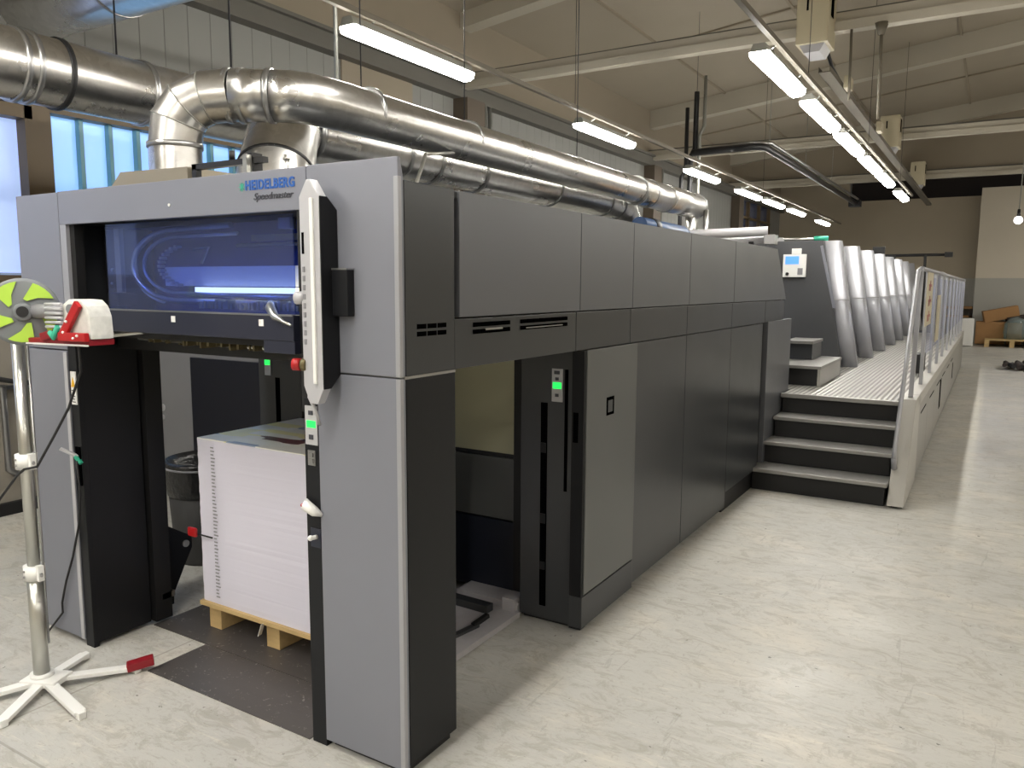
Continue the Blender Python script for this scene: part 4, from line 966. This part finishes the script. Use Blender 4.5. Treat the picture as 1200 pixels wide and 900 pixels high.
# side stringer (slanted)
link('stringer', MB().prism([(4.60, .02), (4.72, .02), (5.6, .02), (5.6, .79), (5.16, .79)], 'x', 1.025, 1.145, .006), 'curb', T)
link('stringer_foot', MB().box(1.05, 1.13, 4.66, 4.78, 0, .03), 'deepblack', T)
link('curb', MB().box(1.03, 1.145, 5.5, YE, .695, .792, .006), 'curb', T)
yy = 5.6
k = 0
while yy < YE-.1:
    y2 = min(yy+1.16, YE)
    sp = link('side_panel', MB().box(1.10, 1.14, yy+.005, y2-.005, .05, .69, .004), 'sidepanel', T)
    if k < 6: link('panel_slot', MB().box(1.138, 1.1415, yy+.25, yy+.9, .58, .595), 'grille', sp)
    yy += 1.16; k += 1
link('panel_opening', MB().box(1.13, 1.1425, 8.9, 9.15, .22, .58), 'grille', T)
link('panel_opening', MB().box(1.13, 1.1425, 12.4, 12.6, .25, .5), 'grille', T)
# small step blocks
t = thing('step_block', 'lower small aluminium step block on the walkway', 'step', (0, 6.7, .73), 'small step blocks')
link('tread', MB().box(-.27, .235, 6.1, 7.35, .90, .93, .004), 'tread', t)
link('front_riser', MB().box(-.26, .20, 6.13, 6.16, .732, .90), 'deepblack', t)
link('side', MB().box(.20, .225, 6.13, 7.33, .732, .90), 'curb', t)
t = thing('step_block', 'upper small aluminium step block behind the lower one', 'step', (-.1, 7.5, .93), 'small step blocks')
link('tread', MB().box(-.27, .03, 6.75, 7.33, 1.10, 1.13, .004), 'tread', t)
link('front_riser', MB().box(-.26, .02, 6.78, 7.3, .932, 1.10), 'charcoal', t)
# railing
R_ = thing('safety_railing', 'silver safety railing with clear panels along the walkway edge', 'railing', (1.09, 10, .79))
link('top_rail', MB().tube([(1.09, 5.55, 1.86), (1.09, YE-.1, 1.86)], .02, 14), 'silver_edge', R_)
link('stair_handrail', MB().tube([(1.085, 5.56, 1.86), (1.07, 5.50, 1.84), (1.04, 4.80, .42), (1.04, 4.78, .33), (1.05, 4.86, .30)], .017, 12), 'silver_edge', R_, label='sloping stair handrail')
link('handrail_hook', MB().tube([(1.04, 4.78, .36), (1.045, 4.78, .29), (1.06, 4.83, .26)], .02, 10), 'offgrey', R_)
link('end_post', MB().bar((1.09, 5.56, 1.86), (1.09, 5.30, .79), .035, .05), 'silver_edge', R_)
yy = 6.35
while yy < YE:
    link('post', MB().box(1.075, 1.105, yy-.04, yy+.04, .792, 1.85, .003), 'guard', R_)
    yy += 1.2
yy = 6.35
while yy < YE-1.2:
    link('clear_panel', MB().box(1.087, 1.093, yy+.05, yy+1.15, 1.05, 1.80), 'clearpanel', R_)
    yy += 1.2
t = thing('rail_sign', 'tan board with red characters hanging on the walkway railing', 'sign', (1.12, 6.4, 1.6))
link('board', MB().box(1.108, 1.114, 6.0, 6.75, 1.35, 1.84), 'cream', t)
rm = MB()
for k in range(3):
    z = 1.72-.14*k
    rm.box(1.1142, 1.116, 6.2, 6.55, z-.012, z+.012).box(1.1142, 1.116, 6.34, 6.40, z-.05, z+.045).box(1.1142, 1.116, 6.22, 6.28, z-.05, z-.01)
link('red_character', rm, 'darkred', t)
solo('tan_board', MB().box(1.112, 1.122, 7.6, 8.1, 1.12, 1.62, .003), 'cream', 'small tan board hung on the railing beyond the red lettered one', 'board', (1.117, 7.8, 1.12))
solo('floor_pad', MB().box(.88, 1.0, 8.0, 8.3, .735, .95, .01), 'deepblack', 'small black box on the walkway deck behind the railing', 'box', (.8, 8.4, .735))

# ================================================================== FAR FLOOR OBJECTS
def boxed(name, mb, m, lab, cat, loc, g=None): return solo(name, mb, m, lab, cat, loc, g)
t = thing('wooden_pallet', 'pale wooden pallet on the floor before the far cartons', 'pallet', (2.3, 24.9, 0))
link('deck_boards', MB().box(1.5, 2.9, 24.6, 25.4, .19, .215), 'wood', t)
for x in (1.5, 2.12, 2.78): link('bearer', MB().box(x, x+.12, 24.6, 25.4, .0, .19), 'wood', t)
boxed('carton', MB().box(1.24, 2.0, 25.5, 26.1, .03, .70, .01), 'card', 'closed brown carton standing by the pale far wall', 'carton', (1.6, 25.8, 0), 'cartons by the far wall')
boxed('carton', MB().obox((1.85, 25.75, .93), (.9, .5, .34), (0, -.22, .1), .01), 'card', 'tilted brown carton lying on top of the others', 'carton', (1.85, 25.7, .75), 'cartons by the far wall')
boxed('dark_box', MB().obox((2.25, 25.7, .82), (.5, .5, .12), (0, -.2, .1), .01), 'recess', 'dark flat box under the tilted carton', 'box', (2.2, 25.7, .75))
boxed('carton', MB().box(2.05, 2.42, 25.5, 26.1, .03, .68, .01), 'card', 'small brown carton wrapped in clear film', 'carton', (2.2, 25.8, 0), 'cartons by the far wall')
solo('film_wrap', MB().lathe((2.25, 25.35, .22), [(.28, 0), (.30, .2), (.28, .45), (.15, .6), (.03, .64)], 20), 'film', 'clear plastic film bulging over the pallet load', 'plastic film', (2.25, 25.35, .22))
boxed('dark_crate', MB().box(2.5, 3.2, 25.5, 26.1, .03, .75, .01), 'recess', 'dark crate beside the wrapped carton', 'crate', (2.8, 25.8, 0))
boxed('white_board', MB().obox((1.03, 24.6, .42), (.32, .3, .80), (0, 0, .2), .02), 'white', 'white wrapped block standing at the end of the walkway', 'block', (1.03, 24.6, .02))
t = thing('shelf_rack', 'low brown wooden rack against the far wall', 'rack', (.95, 26.6, 0))
link('shelf', MB().box(.3, 1.1, 26.4, 26.9, 1.05, 1.12).box(.3, 1.1, 26.4, 26.9, .78, .84), 'card', t)
link('upright', MB().box(.32, .4, 26.4, 26.9, 0, 1.05).box(1.02, 1.1, 26.4, 26.9, 0, 1.05), 'recess', t)
t = thing('floor_cables', 'heap of dark cables and straps on the open floor', 'cable heap', (2.15, 17.8, 0))
for k in range(5):
    a = [(1.95+.1*k+random.uniform(-.05, .05), 18.3-.35*j+random.uniform(-.1, .1)*1, .05+random.uniform(0, .06)) for j in range(4)]
    link('cable', MB().tube(a, .045, 8), 'rubber' if k % 2 else 'recess', t)

# ================================================================== WORLD + RENDER SETTINGS
w = bpy.data.worlds.new('world'); SC.world = w; w.use_nodes = True
w.node_tree.nodes['Background'].inputs['Color'].default_value = (0.55, 0.70, 1.0, 1); w.node_tree.nodes['Background'].inputs['Strength'].default_value = 0.4
SC.view_settings.view_transform = 'Standard'; SC.view_settings.look = 'None'; SC.view_settings.gamma = 1.0
SC.view_settings.use_curve_mapping = False; SC.view_settings.exposure = 0.1
